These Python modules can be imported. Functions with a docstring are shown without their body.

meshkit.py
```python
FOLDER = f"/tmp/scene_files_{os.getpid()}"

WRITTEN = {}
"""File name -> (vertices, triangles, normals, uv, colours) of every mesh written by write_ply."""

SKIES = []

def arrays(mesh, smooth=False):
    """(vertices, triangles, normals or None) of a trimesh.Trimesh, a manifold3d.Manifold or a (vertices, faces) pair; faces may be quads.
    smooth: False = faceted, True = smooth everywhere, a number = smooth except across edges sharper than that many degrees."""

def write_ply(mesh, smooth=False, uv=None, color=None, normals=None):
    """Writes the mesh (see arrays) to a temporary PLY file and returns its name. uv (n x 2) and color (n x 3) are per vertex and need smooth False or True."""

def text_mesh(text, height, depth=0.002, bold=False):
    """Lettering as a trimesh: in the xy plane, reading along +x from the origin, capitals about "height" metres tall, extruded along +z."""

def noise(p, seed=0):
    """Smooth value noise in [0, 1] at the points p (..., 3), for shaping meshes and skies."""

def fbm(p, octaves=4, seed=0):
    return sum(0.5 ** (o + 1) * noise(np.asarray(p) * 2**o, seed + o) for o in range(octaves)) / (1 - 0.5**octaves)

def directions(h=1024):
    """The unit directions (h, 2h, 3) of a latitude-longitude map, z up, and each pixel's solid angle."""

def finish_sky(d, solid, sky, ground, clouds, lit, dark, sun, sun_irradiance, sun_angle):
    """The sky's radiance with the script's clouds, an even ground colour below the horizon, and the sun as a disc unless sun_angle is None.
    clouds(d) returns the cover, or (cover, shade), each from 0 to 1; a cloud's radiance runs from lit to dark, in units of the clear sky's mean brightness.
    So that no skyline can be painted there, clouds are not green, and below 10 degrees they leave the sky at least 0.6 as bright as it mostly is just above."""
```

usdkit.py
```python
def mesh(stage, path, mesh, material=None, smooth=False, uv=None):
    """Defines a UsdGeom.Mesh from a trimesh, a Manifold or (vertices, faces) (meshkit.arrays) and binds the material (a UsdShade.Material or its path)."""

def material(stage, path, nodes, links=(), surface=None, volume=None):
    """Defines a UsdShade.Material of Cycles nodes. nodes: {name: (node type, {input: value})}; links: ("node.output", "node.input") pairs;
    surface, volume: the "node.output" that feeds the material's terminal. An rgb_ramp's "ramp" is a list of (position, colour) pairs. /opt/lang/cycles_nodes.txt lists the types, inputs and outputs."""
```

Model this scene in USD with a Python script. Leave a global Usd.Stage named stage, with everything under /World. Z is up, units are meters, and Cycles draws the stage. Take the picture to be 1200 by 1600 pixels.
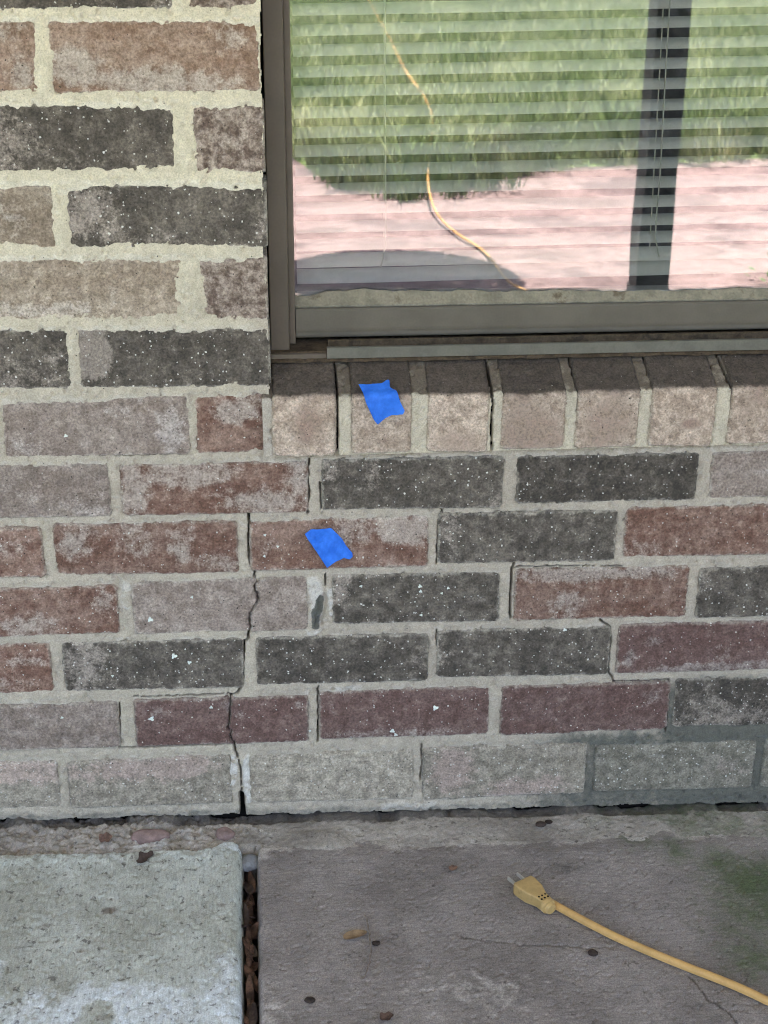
import math, random
import numpy as np, trimesh, usdkit, meshkit
import manifold3d as mf
from scipy.spatial import Delaunay, cKDTree
from shapely.geometry import Polygon, Point
from shapely import contains_xy
from pxr import Usd, UsdGeom, UsdLux, UsdShade, Sdf, Gf, Vt

stage = Usd.Stage.CreateInMemory()
UsdGeom.SetStageUpAxis(stage, UsdGeom.Tokens.z)
UsdGeom.SetStageMetersPerUnit(stage, 1.0)
UsdGeom.Xform.Define(stage, '/World')
UsdGeom.Scope.Define(stage, '/World/Looks')

# ------------------------------------------------------------------ camera, sky, sun, exposure
CAM = np.array([.2283, -1.372, .9583]); YAW, PITCH, ROLL = -.0926, -.4029, -.0069; FPX = 2218.0
EXPOSURE = 3.52
SUN_EL, SUN_AZ = math.radians(74), math.radians(176)      # azimuth = atan2(x, y) of the direction towards the sun
SUN_I, SKY_S = 1.2, .085

def _rot(rx, ry, rz):
    cx, sx, cy, sy, cz, sz = math.cos(rx), math.sin(rx), math.cos(ry), math.sin(ry), math.cos(rz), math.sin(rz)
    return np.array([[cz,-sz,0],[sz,cz,0],[0,0,1]]) @ np.array([[1,0,0],[0,cx,-sx],[0,sx,cx]]) @ np.array([[cy,0,sy],[0,1,0],[-sy,0,cy]])
RM = _rot(PITCH, ROLL, YAW)
cam = UsdGeom.Camera.Define(stage, '/World/camera')
cam.CreateHorizontalApertureAttr(36.0); cam.CreateVerticalApertureAttr(48.0)
cam.CreateFocalLengthAttr(36.0 * FPX / 1200); cam.CreateClippingRangeAttr(Gf.Vec2f(.02, 2000))
cam.CreateExposureAttr(EXPOSURE); cam.CreateFStopAttr(18.0); cam.CreateFocusDistanceAttr(1.53)
r_, f_, u_ = RM[:, 0], RM[:, 1], RM[:, 2]
cam.AddTransformOp().Set(Gf.Matrix4d(*r_, 0, *u_, 0, *(-f_), 0, *CAM, 1))

usdkit.material(stage, '/World/Looks/sky_look', {
    's': ('sky_texture', {'sky_type': 'single_scattering', 'sun_disc': False, 'sun_elevation': SUN_EL, 'sun_rotation': SUN_AZ, 'aerosol_density': 3.5}),
    'b': ('background_shader', {'strength': SKY_S})}, [('s.color', 'b.color')], surface='b.background')
dome = UsdLux.DomeLight.Define(stage, '/World/sky')
dome.GetPrim().SetCustomDataByKey('kind', 'structure')
UsdShade.MaterialBindingAPI.Apply(dome.GetPrim()).Bind(UsdShade.Material.Get(stage, '/World/Looks/sky_look'))
sun = UsdLux.DistantLight.Define(stage, '/World/sun')
sun.CreateNormalizeAttr(True); sun.CreateIntensityAttr(SUN_I); sun.CreateAngleAttr(.5); sun.CreateColorAttr(Gf.Vec3f(1, .92, .79))
SUNV = np.array([math.sin(SUN_AZ) * math.cos(SUN_EL), math.cos(SUN_AZ) * math.cos(SUN_EL), math.sin(SUN_EL)])
zx = SUNV; xx = np.cross([0, 1, 0.01], zx); xx /= np.linalg.norm(xx); yx = np.cross(zx, xx)
sun.AddTransformOp().Set(Gf.Matrix4d(*xx, 0, *yx, 0, *zx, 0, 0, 0, 20, 1))

# ------------------------------------------------------------------ helpers
rng = np.random.default_rng(7); random.seed(7)
fbm = meshkit.fbm
def ray(u, v): return RM @ np.array([(u - 600) / FPX, 1, -(v - 800) / FPX])
def W(u, v, y=0.0):                      # photo pixel -> point of the vertical plane y
    d = ray(u, v); return CAM + d * (y - CAM[1]) / d[1]
def G(u, v, z=0.0):                      # photo pixel -> point of the level plane z
    d = ray(u, v); return CAM + d * (z - CAM[2]) / d[2]
def sm(a, b, x): t = np.clip((x - a) / (b - a), 0, 1); return t * t * (3 - 2 * t)

counts = {}
def path_for(name, parent=None):
    base = parent if parent else '/World'
    k = (base, name); n = counts.get(k, 0); counts[k] = n + 1
    return f'{base}/{name}' + (f'_{n:03d}' if n else '')
def tag(p, label=None, cat=None, group=None, kind=None):
    p = p.GetPrim() if hasattr(p, 'GetPrim') else p
    for k, v in (('label', label), ('category', cat), ('group', group), ('kind', kind)):
        if v: p.SetCustomDataByKey(k, v)
    return p
def thing(name, label=None, cat=None, group=None, kind=None, loc=(0, 0, 0), rotz=0, quat=None):
    p = path_for(name); x = UsdGeom.Xform.Define(stage, p)
    if any(loc): x.AddTranslateOp().Set(Gf.Vec3d(*map(float, loc)))
    if rotz: x.AddRotateZOp().Set(math.degrees(rotz))
    tag(x, label, cat, group, kind); return p
def obj(name, mesh, mat, parent=None, smooth=False, attrs=None, **t):
    p = path_for(name, parent)
    m = usdkit.mesh(stage, p, mesh, MAT[mat] if isinstance(mat, str) else mat, smooth=smooth)
    for k, a in (attrs or {}).items():
        UsdGeom.PrimvarsAPI(m).CreatePrimvar(k, Sdf.ValueTypeNames.FloatArray, 'vertex').Set(Vt.FloatArray.FromNumpy(np.asarray(a, np.float32)))
    if t: tag(m, **t)
    return p

MAT = {}
def mat(name, nodes, links, surface='p.BSDF'):
    MAT[name] = usdkit.material(stage, '/World/Looks/' + name, nodes, links, surface=surface)

def brick_mat(name, A, B, haze, speck=.5, mottle=.5, smear=(.46, .42, .35), stretch=(1, 1, 2.2), big=13.0):
    """A fired brick: two body colours in cloudy mixture, a pale bloom steered by the 'patch' primvar, lime specks, pits, mortar smeared along its edges."""
    n = {'g': ('geometry', {}), 'oi': ('object_info', {}),
         'off': ('vector_math', {'math_type': 'multiply_add', 'vector2': (1, 1, 1)}),
         'rv': ('vector_math', {'math_type': 'scale', 'vector1': (3.1, 5.7, 4.3)}),
         'ml': ('mapping', {'scale': stretch}), 'nl': ('noise_texture', {'scale': big, 'detail': 5.0, 'roughness': .62}),
         'nm': ('noise_texture', {'scale': 85.0, 'detail': 6.0, 'roughness': .7}),
         'nf': ('noise_texture', {'scale': 420.0, 'detail': 5.0, 'roughness': .75}),
         'ab': ('math', {'math_type': 'multiply_add', 'value2': mottle, 'value3': 0.0}),
         'ab2': ('math', {'math_type': 'multiply_add', 'value2': 1 - mottle}),
         'abr': ('map_range', {'range_type': 'smoothstep', 'from_min': .40, 'from_max': .60, 'clamp': True}),
         'c1': ('mix', {'color1': A, 'color2': B}),
         'pa': ('attribute', {'attribute': 'patch'}),
         'p1': ('math', {'math_type': 'multiply_add', 'value2': 1.9, 'value3': -.95}),
         'p2': ('math', {'math_type': 'add'}), 'p0': ('math', {'math_type': 'multiply_add', 'value2': .9, 'value3': -.45}), 'p0b': ('math', {'math_type': 'add'}),
         'p3': ('map_range', {'range_type': 'smoothstep', 'from_min': .30, 'from_max': .95, 'to_max': .88, 'clamp': True}),
         'c2': ('mix', {'color2': haze}), 'gr': ('attribute', {'attribute': 'grime_shade'}), 'cg': ('mix', {'color2': (.072, .057, .045)}),
         'ed': ('attribute', {'attribute': 'edge'}),
         'e1': ('math', {'math_type': 'multiply_add', 'value2': -2.6}),
         'e2': ('map_range', {'range_type': 'smoothstep', 'from_min': -1.25, 'from_max': -.45, 'to_min': .45, 'to_max': 0.0, 'clamp': True}),
         'c3': ('mix', {'color2': smear}),
         'ff': ('map_range', {'from_min': .32, 'from_max': .68, 'to_min': .52, 'to_max': 1.48}),
         'fm': ('map_range', {'from_min': .30, 'from_max': .70, 'to_min': .74, 'to_max': 1.26}),
         'fr': ('map_range', {'from_min': 0.0, 'from_max': 1.0, 'to_min': .88, 'to_max': 1.12}),
         'c4': ('vector_math', {'math_type': 'scale'}), 'c5': ('vector_math', {'math_type': 'scale'}), 'c5b': ('vector_math', {'math_type': 'scale'}),
         'wp': ('vector_math', {'math_type': 'multiply_add', 'vector2': (.006, .006, .006)}),
         'v1': ('voronoi_texture', {'scale': 150.0}), 's1': ('separate_color', {}),
         'l1': ('math', {'math_type': 'multiply_add', 'value2': .28, 'value3': -.28 * (1 - speck) - .015}),
         'k1': ('math', {'math_type': 'less_than'}), 'c6': ('mix', {'color2': (.70, .68, .62)}),
         'v2': ('voronoi_texture', {'scale': 270.0}), 's2': ('separate_color', {}),
         'l2': ('math', {'math_type': 'multiply_add', 'value2': .75, 'value3': -.75 * (1 - speck * .55)}),
         'k2': ('math', {'math_type': 'less_than'}), 'c7': ('mix', {'color2': (.62, .60, .55)}),
         'v3': ('voronoi_texture', {'scale': 210.0}), 's3': ('separate_color', {}),
         'l3': ('math', {'math_type': 'multiply_add', 'value2': .6, 'value3': -.44}),
         'k3': ('math', {'math_type': 'less_than'}), 'c8': ('mix', {'color2': (.03, .027, .024)}),
         'hb': ('math', {'math_type': 'multiply_add', 'value2': .9}), 'hp': ('math', {'math_type': 'multiply_add', 'value2': -.5}),
         'bp': ('bump', {'strength': .8, 'distance': .0024}),
         'p': ('principled_bsdf', {'roughness': .88, 'specular_ior_level': .25})}
    l = [('g.position', 'off.vector1'), ('oi.random', 'rv.scale'), ('rv.vector', 'off.vector3')]
    l += [('off.vector', f'{k}.vector') for k in ('ml', 'nm', 'nf')] + [('ml.vector', 'nl.vector')]
    l += [('nl.fac', 'ab2.value1'), ('nm.fac', 'ab.value1'), ('ab.value', 'ab2.value3'), ('ab2.value', 'abr.value'), ('abr.result', 'c1.fac'),
          ('pa.fac', 'p2.value1'), ('nm.fac', 'p1.value1'), ('p1.value', 'p2.value2'), ('nf.fac', 'p0.value1'), ('p0.value', 'p0b.value1'), ('p2.value', 'p0b.value2'), ('p0b.value', 'p3.value'), ('p3.result', 'c2.fac'), ('c1.color', 'c2.color1'),
          ('nm.fac', 'e1.value1'), ('ed.fac', 'e1.value3'), ('e1.value', 'e2.value'), ('e2.result', 'c3.fac'), ('c2.color', 'c3.color1'),
          ('nf.fac', 'ff.value'), ('nm.fac', 'fm.value'), ('oi.random', 'fr.value'),
          ('gr.fac', 'cg.fac'), ('c3.color', 'cg.color1'), ('cg.color', 'c4.vector1'), ('ff.result', 'c4.scale'), ('c4.vector', 'c5.vector1'), ('fm.result', 'c5.scale'), ('c5.vector', 'c5b.vector1'), ('fr.result', 'c5b.scale'),
          ('nm.color', 'wp.vector1'), ('off.vector', 'wp.vector3'),
          ('wp.vector', 'v1.vector'), ('wp.vector', 'v2.vector'), ('wp.vector', 'v3.vector'),
          ('v1.color', 's1.color'), ('s1.r', 'l1.value1'), ('v1.distance', 'k1.value1'), ('l1.value', 'k1.value2'), ('k1.value', 'c6.fac'), ('c5b.vector', 'c6.color1'),
          ('v2.color', 's2.color'), ('s2.r', 'l2.value1'), ('v2.distance', 'k2.value1'), ('l2.value', 'k2.value2'), ('k2.value', 'c7.fac'), ('c6.color', 'c7.color1'),
          ('v3.color', 's3.color'), ('s3.g', 'l3.value1'), ('v3.distance', 'k3.value1'), ('l3.value', 'k3.value2'), ('k3.value', 'c8.fac'), ('c7.color', 'c8.color1'),
          ('nf.fac', 'hb.value1'), ('nm.fac', 'hb.value3'), ('k3.value', 'hp.value1'), ('hb.value', 'hp.value3'), ('hp.value', 'bp.height'), ('bp.normal', 'p.normal'),
          ('c8.color', 'p.base_color')]
    mat(name, n, l)

brick_mat('charcoal_brick', (.083, .071, .058), (.150, .128, .104), (.30, .255, .215), speck=.66, mottle=.55, stretch=(1, 1, 1.6))
brick_mat('red_brick', (.185, .102, .074), (.27, .180, .140), (.39, .325, .275), speck=.56, stretch=(1, 1, 3.2), big=10.0)
brick_mat('maroon_brick', (.155, .092, .078), (.195, .128, .110), (.31, .26, .23), speck=.55)
brick_mat('orange_brick', (.265, .168, .115), (.375, .275, .21), (.44, .375, .315), speck=.25)
brick_mat('tan_brick', (.295, .232, .172), (.375, .31, .24), (.47, .41, .345), speck=.22)
brick_mat('mauve_brick', (.27, .212, .175), (.34, .278, .235), (.46, .40, .36), speck=.38)
brick_mat('mottled_brick', (.165, .118, .092), (.38, .31, .255), (.43, .375, .325), speck=.25, mottle=.9, stretch=(1, 1, 1), big=40.0)
brick_mat('grey_brick', (.29, .252, .198), (.375, .328, .26), (.42, .325, .275), speck=.66, mottle=.75, big=22.0, smear=(.36, .33, .28))
brick_mat('damp_brick', (.185, .168, .132), (.255, .232, .185), (.30, .245, .21), speck=.66, mottle=.75, big=22.0, smear=(.15, .15, .13))
brick_mat('sill_brick', (.38, .29, .222), (.49, .395, .315), (.27, .185, .145), speck=.3, mottle=.7, smear=(.38, .34, .27))

for look, dirt_shade_col in (('mortar', (.085, .088, .075)), ('sill_mortar_look', (.088, .066, .048))):  # dark mix: stains on the wall, dirt and shade on sill tops
  mat(look, {
    'g': ('geometry', {}), 'nm': ('noise_texture', {'scale': 60.0, 'detail': 6.0, 'roughness': .7}), 'nf': ('noise_texture', {'scale': 700.0, 'detail': 4.0, 'roughness': .65}),
    'to': ('attribute', {'attribute': 'tone'}), 'st': ('attribute', {'attribute': 'stain_shade'}), 'wh': ('attribute', {'attribute': 'patch'}),
    'c1': ('mix', {'color1': (.405, .355, .285), 'color2': (.60, .542, .405)}),
    'c2': ('mix', {'color2': (.62, .60, .56)}), 'c3': ('mix', {'color2': dirt_shade_col}),
    'sn': ('math', {'math_type': 'multiply_add', 'value2': 1.4, 'value3': -.7}), 'sa': ('math', {'math_type': 'add'}), 'sr': ('map_range', {'range_type': 'smoothstep', 'from_min': .25, 'from_max': .85, 'to_max': .9, 'clamp': True}),
    'ff': ('map_range', {'from_min': .3, 'from_max': .7, 'to_min': .74, 'to_max': 1.26}), 'fm': ('map_range', {'from_min': .3, 'from_max': .7, 'to_min': .84, 'to_max': 1.16}),
    'c4': ('vector_math', {'math_type': 'scale'}), 'c5': ('vector_math', {'math_type': 'scale'}),
    'v3': ('voronoi_texture', {'scale': 190.0}), 's3': ('separate_color', {}), 'l3': ('math', {'math_type': 'multiply_add', 'value2': .6, 'value3': -.46}), 'k3': ('math', {'math_type': 'less_than'}), 'c8': ('mix', {'color2': (.06, .055, .045)}),
    'hb': ('math', {'math_type': 'multiply_add', 'value2': .7}), 'bp': ('bump', {'strength': .6, 'distance': .002}),
    'p': ('principled_bsdf', {'roughness': .92, 'specular_ior_level': .2})},
    [('g.position', 'nm.vector'), ('g.position', 'nf.vector'), ('g.position', 'v3.vector'), ('to.fac', 'c1.fac'), ('wh.fac', 'c2.fac'), ('c1.color', 'c2.color1'), ('c2.color', 'c3.color1'),
     ('nm.fac', 'sn.value1'), ('sn.value', 'sa.value1'), ('st.fac', 'sa.value2'), ('sa.value', 'sr.value'), ('sr.result', 'c3.fac'),
     ('nf.fac', 'ff.value'), ('nm.fac', 'fm.value'), ('c3.color', 'c4.vector1'), ('ff.result', 'c4.scale'), ('c4.vector', 'c5.vector1'), ('fm.result', 'c5.scale'),
     ('v3.color', 's3.color'), ('s3.g', 'l3.value1'), ('v3.distance', 'k3.value1'), ('l3.value', 'k3.value2'), ('k3.value', 'c8.fac'), ('c5.vector', 'c8.color1'),
     ('nf.fac', 'hb.value1'), ('nm.fac', 'hb.value3'), ('hb.value', 'bp.height'), ('bp.normal', 'p.normal'), ('c8.color', 'p.base_color')])

def concrete_mat(name, A, B, pale, stain_shade, pit, stretch, moss=(.05, .075, .024), fine=(.72, 1.28), streak=.3, relief=.6):
    mat(name, {
        'g': ('geometry', {}), 'mp': ('mapping', {'scale': stretch}),
        'nl': ('noise_texture', {'scale': 9.0, 'detail': 5.0, 'roughness': .6}), 'nm': ('noise_texture', {'scale': 70.0, 'detail': 6.0, 'roughness': .7}),
        'nb': ('noise_texture', {'scale': 160.0, 'detail': 4.0, 'roughness': .65}), 'nf': ('noise_texture', {'scale': 750.0, 'detail': 3.0, 'roughness': .6}),
        'r1': ('map_range', {'range_type': 'smoothstep', 'from_min': .36, 'from_max': .64, 'clamp': True}),
        'c1': ('mix', {'color1': A, 'color2': B}), 'pa': ('attribute', {'attribute': 'patch'}), 'st': ('attribute', {'attribute': 'stain_shade'}), 'mo': ('attribute', {'attribute': 'moss'}),
        'pn': ('math', {'math_type': 'multiply_add', 'value2': 1.5, 'value3': -.75}),
        'pa2': ('math', {'math_type': 'add'}), 'pr': ('map_range', {'range_type': 'smoothstep', 'from_min': .3, 'from_max': .8, 'to_max': .9, 'clamp': True}), 'c2': ('mix', {'color2': pale}),
        'st2': ('math', {'math_type': 'add'}), 'sr': ('map_range', {'range_type': 'smoothstep', 'from_min': .35, 'from_max': .8, 'to_max': .85, 'clamp': True}), 'c3': ('mix', {'color2': stain_shade}),
        'mo2': ('math', {'math_type': 'add'}), 'mr': ('map_range', {'range_type': 'smoothstep', 'from_min': .15, 'from_max': 1.10, 'to_max': .85, 'clamp': True}), 'c3b': ('mix', {'color2': moss}),
        'ff': ('map_range', {'from_min': .3, 'from_max': .7, 'to_min': fine[0], 'to_max': fine[1]}), 'fb': ('map_range', {'from_min': .3, 'from_max': .7, 'to_min': .80, 'to_max': 1.2}), 'fm': ('map_range', {'from_min': .3, 'from_max': .7, 'to_min': .86, 'to_max': 1.14}),
        'c4': ('vector_math', {'math_type': 'scale'}), 'c5': ('vector_math', {'math_type': 'scale'}), 'c6': ('vector_math', {'math_type': 'scale'}),
        'v3': ('noise_texture', {'scale': 135.0, 'detail': 5.0, 'roughness': .62}), 'k3': ('map_range', {'range_type': 'smoothstep', 'from_min': .68 - .16 * pit, 'from_max': .76 - .16 * pit, 'to_max': .72, 'clamp': True}), 'c8': ('mix', {'color2': (.075, .062, .05)}),
        'v4': ('voronoi_texture', {'scale': 120.0}), 's4': ('separate_color', {}), 'l4': ('math', {'math_type': 'multiply_add', 'value2': .4, 'value3': -.375}), 'k4': ('math', {'math_type': 'less_than'}), 'c9': ('mix', {'color2': (.62, .60, .56)}),
        'wp': ('vector_math', {'math_type': 'multiply_add', 'vector2': (.008, .008, .008)}),
        'hb': ('math', {'math_type': 'multiply_add', 'value2': .9}), 'hc': ('math', {'math_type': 'multiply_add', 'value2': streak}), 'hp': ('math', {'math_type': 'multiply_add', 'value2': -.5}),
        'bp': ('bump', {'strength': relief, 'distance': .0022}), 'p': ('principled_bsdf', {'roughness': .9, 'specular_ior_level': .25})},
        [('g.position', 'mp.vector'), ('g.position', 'nl.vector'), ('g.position', 'nm.vector'), ('mp.vector', 'nb.vector'), ('g.position', 'nf.vector'),
         ('nm.color', 'wp.vector1'), ('g.position', 'wp.vector3'), ('wp.vector', 'v3.vector'), ('wp.vector', 'v4.vector'),
         ('nl.fac', 'r1.value'), ('r1.result', 'c1.fac'), ('nm.fac', 'pn.value1'),
         ('pn.value', 'pa2.value1'), ('pa.fac', 'pa2.value2'), ('pa2.value', 'pr.value'), ('pr.result', 'c2.fac'), ('c1.color', 'c2.color1'),
         ('pn.value', 'st2.value1'), ('st.fac', 'st2.value2'), ('st2.value', 'sr.value'), ('sr.result', 'c3.fac'), ('c2.color', 'c3.color1'),
         ('pn.value', 'mo2.value1'), ('mo.fac', 'mo2.value2'), ('mo2.value', 'mr.value'), ('mr.result', 'c3b.fac'), ('c3.color', 'c3b.color1'),
         ('nf.fac', 'ff.value'), ('nb.fac', 'fb.value'), ('nm.fac', 'fm.value'), ('c3b.color', 'c4.vector1'), ('ff.result', 'c4.scale'), ('c4.vector', 'c5.vector1'), ('fb.result', 'c5.scale'), ('c5.vector', 'c6.vector1'), ('fm.result', 'c6.scale'),
         ('v3.fac', 'k3.value'), ('k3.result', 'c8.fac'), ('c6.vector', 'c8.color1'),
         ('v4.color', 's4.color'), ('s4.r', 'l4.value1'), ('v4.distance', 'k4.value1'), ('l4.value', 'k4.value2'), ('k4.value', 'c9.fac'), ('c8.color', 'c9.color1'),
         ('nf.fac', 'hb.value1'), ('nm.fac', 'hb.value3'), ('nb.fac', 'hc.value1'), ('hb.value', 'hc.value3'), ('k3.result', 'hp.value1'), ('hc.value', 'hp.value3'), ('hp.value', 'bp.height'), ('bp.normal', 'p.normal'), ('c9.color', 'p.base_color')])
concrete_mat('pale_concrete', (.35, .35, .295), (.46, .47, .415), (.61, .64, .64), (.16, .13, .10), .62, (3.2, .5, 1))
concrete_mat('dark_concrete', (.178, .155, .138), (.245, .216, .194), (.40, .365, .325), (.078, .069, .060), .42, (.30, 3.4, 1), streak=.16, relief=.32, fine=(.60, 1.40))
concrete_mat('ledge_concrete', (.22, .195, .165), (.34, .305, .26), (.45, .43, .39), (.09, .08, .07), .6, (1, 1, 1))

def simple(name, col, rough=.6, spec=.4, var=.18, scale=30.0, bump=.0, bscale=300.0, metallic=0.0, col2=None, dirt=None, dirt_at=(.55, .75)):
    n = {'g': ('geometry', {}), 'oi': ('object_info', {}), 'nm': ('noise_texture', {'scale': scale, 'detail': 6.0, 'roughness': .65}), 'nf': ('noise_texture', {'scale': bscale, 'detail': 3.0}),
         'r': ('map_range', {'range_type': 'smoothstep', 'from_min': .35, 'from_max': .65, 'clamp': True}), 'c1': ('mix', {'color1': tuple(c * (1 - var) for c in col), 'color2': col2 or tuple(min(1, c * (1 + var)) for c in col)}),
         'd': ('map_range', {'range_type': 'smoothstep', 'from_min': dirt_at[0], 'from_max': dirt_at[1], 'to_max': .8 if dirt else 0.0, 'clamp': True}), 'c2': ('mix', {'color2': dirt or col}),
         'ff': ('map_range', {'from_min': .3, 'from_max': .7, 'to_min': 1 - var * .6, 'to_max': 1 + var * .6}), 'fr': ('map_range', {'from_min': 0.0, 'from_max': 1.0, 'to_min': 1 - var, 'to_max': 1 + var}),
         'c3': ('vector_math', {'math_type': 'scale'}), 'c4': ('vector_math', {'math_type': 'scale'}),
         'bp': ('bump', {'strength': min(1.0, bump), 'distance': .001}), 'p': ('principled_bsdf', {'roughness': rough, 'specular_ior_level': spec, 'metallic': metallic})}
    l = [('g.position', 'nm.vector'), ('g.position', 'nf.vector'), ('nm.fac', 'r.value'), ('r.result', 'c1.fac'), ('nm.fac', 'd.value'), ('d.result', 'c2.fac'), ('c1.color', 'c2.color1'),
         ('nf.fac', 'ff.value'), ('oi.random', 'fr.value'), ('c2.color', 'c3.vector1'), ('ff.result', 'c3.scale'), ('c3.vector', 'c4.vector1'), ('fr.result', 'c4.scale'), ('c4.vector', 'p.base_color')]
    if bump: l += [('nf.fac', 'bp.height'), ('bp.normal', 'p.normal')]
    mat(name, n, l)
simple('bronze_frame', (.104, .082, .061), rough=.5, spec=.4, var=.10, scale=18, bscale=500, bump=.08)
simple('grey_rail', (.102, .090, .069), rough=.5, spec=.4, var=.10, scale=18, bscale=500, bump=.08)
simple('track_metal', (.122, .116, .090), rough=.5, spec=.4, var=.14, scale=40, bscale=500, bump=.1, dirt=(.09, .08, .06))
simple('rust_dirt_shade', (.075, .055, .036), rough=.95, spec=.1, var=.35, scale=55, bscale=400, bump=.5, dirt=(.03, .024, .018), dirt_at=(.52, .66))  # dirt on the shelf; shade put into colour on track and bead
simple('putty', (.25, .225, .165), rough=.85, spec=.2, var=.22, scale=45, bscale=400, bump=.4, dirt=(.09, .065, .038), dirt_at=(.54, .70))
simple('gap_dark', (.012, .011, .010), rough=.95, spec=.05)
simple('slat_paint', (.84, .85, .78), rough=.5, spec=.35, var=.04, scale=12, bscale=300)
simple('cord_white', (.66, .68, .58), rough=.8, spec=.2, var=.06)
simple('room_paint', (.17, .18, .20), rough=.95, spec=.1)
simple('tape_blue', (.012, .135, .66), rough=.6, spec=.4, var=.10, scale=60, bscale=1400, bump=.5, col2=(.03, .19, .78))
simple('cord_yellow', (.47, .285, .10), rough=.5, spec=.4, var=.10, scale=60, bscale=600, bump=.06, dirt=(.36, .22, .085), dirt_at=(.56, .74))
simple('plug_yellow', (.43, .29, .115), rough=.5, spec=.4, var=.10, scale=70, bscale=700, bump=.1, dirt=(.30, .19, .075), dirt_at=(.55, .72))
simple('prong_metal', (.46, .43, .37), rough=.45, metallic=.35, var=.1)
simple('black_hole', (.012, .010, .008), rough=.9, spec=.1)
simple('leaf_brown', (.070, .040, .028), rough=.7, spec=.3, var=.5, scale=60, bscale=500, bump=.3, col2=(.14, .08, .055))
simple('leaf_tan', (.20, .135, .075), rough=.75, spec=.25, var=.3, scale=90, bscale=500, bump=.3)
simple('leaf_dark', (.045, .032, .026), rough=.8, spec=.2, var=.4, scale=90, bscale=500, bump=.3)
simple('twig_pale', (.33, .28, .23), rough=.9, spec=.15, var=.4, scale=220, bscale=600, bump=.4, col2=(.12, .09, .07))
simple('pebble_pink', (.23, .16, .14), rough=.9, spec=.2, var=.2, scale=90, bscale=700, bump=.4)
simple('pebble_blue', (.20, .205, .21), rough=.9, spec=.2, var=.2, scale=90, bscale=700, bump=.4)
simple('paint_white', (.68, .72, .66), rough=.8, spec=.2, var=.1, scale=150)
simple('soil', (.035, .026, .02), rough=.97, spec=.05, var=.4, scale=90, bscale=500, bump=.8)
simple('caulk_grey', (.52, .50, .45), rough=.9, spec=.2, var=.14, scale=90, bscale=500, bump=.3)
simple('yard_soil', (.255, .20, .198), rough=.95, spec=.1, var=.34, scale=2.6, bscale=25, bump=.0, dirt=(.10, .078, .082), dirt_at=(.47, .64))
simple('lawn_base', (.115, .17, .06), rough=.95, spec=.1, var=.35, scale=2.0, bscale=40)
simple('grass_blade', (.20, .31, .105), rough=.7, spec=.2, var=.3, scale=1.6, bscale=20, col2=(.44, .49, .27))
simple('post_paint', (.02, .02, .018), rough=.6, var=.1)
simple('roof_paint', (.50, .47, .40), rough=.9, spec=.1, var=.05)
simple('fern_green', (.05, .09, .03), rough=.7, spec=.2, var=.4, scale=8)
simple('weed_green', (.07, .13, .05), rough=.7, spec=.2, var=.3, scale=20)
mat('far_brick', {'g': ('geometry', {}), 'mp': ('mapping', {'rotation': (math.pi / 2, 0, 0)}), 'b': ('brick_texture', {'scale': 1.0, 'brick_width': .203, 'row_height': .0706, 'mortar_size': .006, 'color1': (.19, .12, .10), 'color2': (.10, .085, .08), 'mortar': (.42, .38, .30)}), 'p': ('principled_bsdf', {'roughness': .9})},
    [('g.position', 'mp.vector'), ('mp.vector', 'b.vector'), ('b.color', 'p.base_color')])
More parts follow.
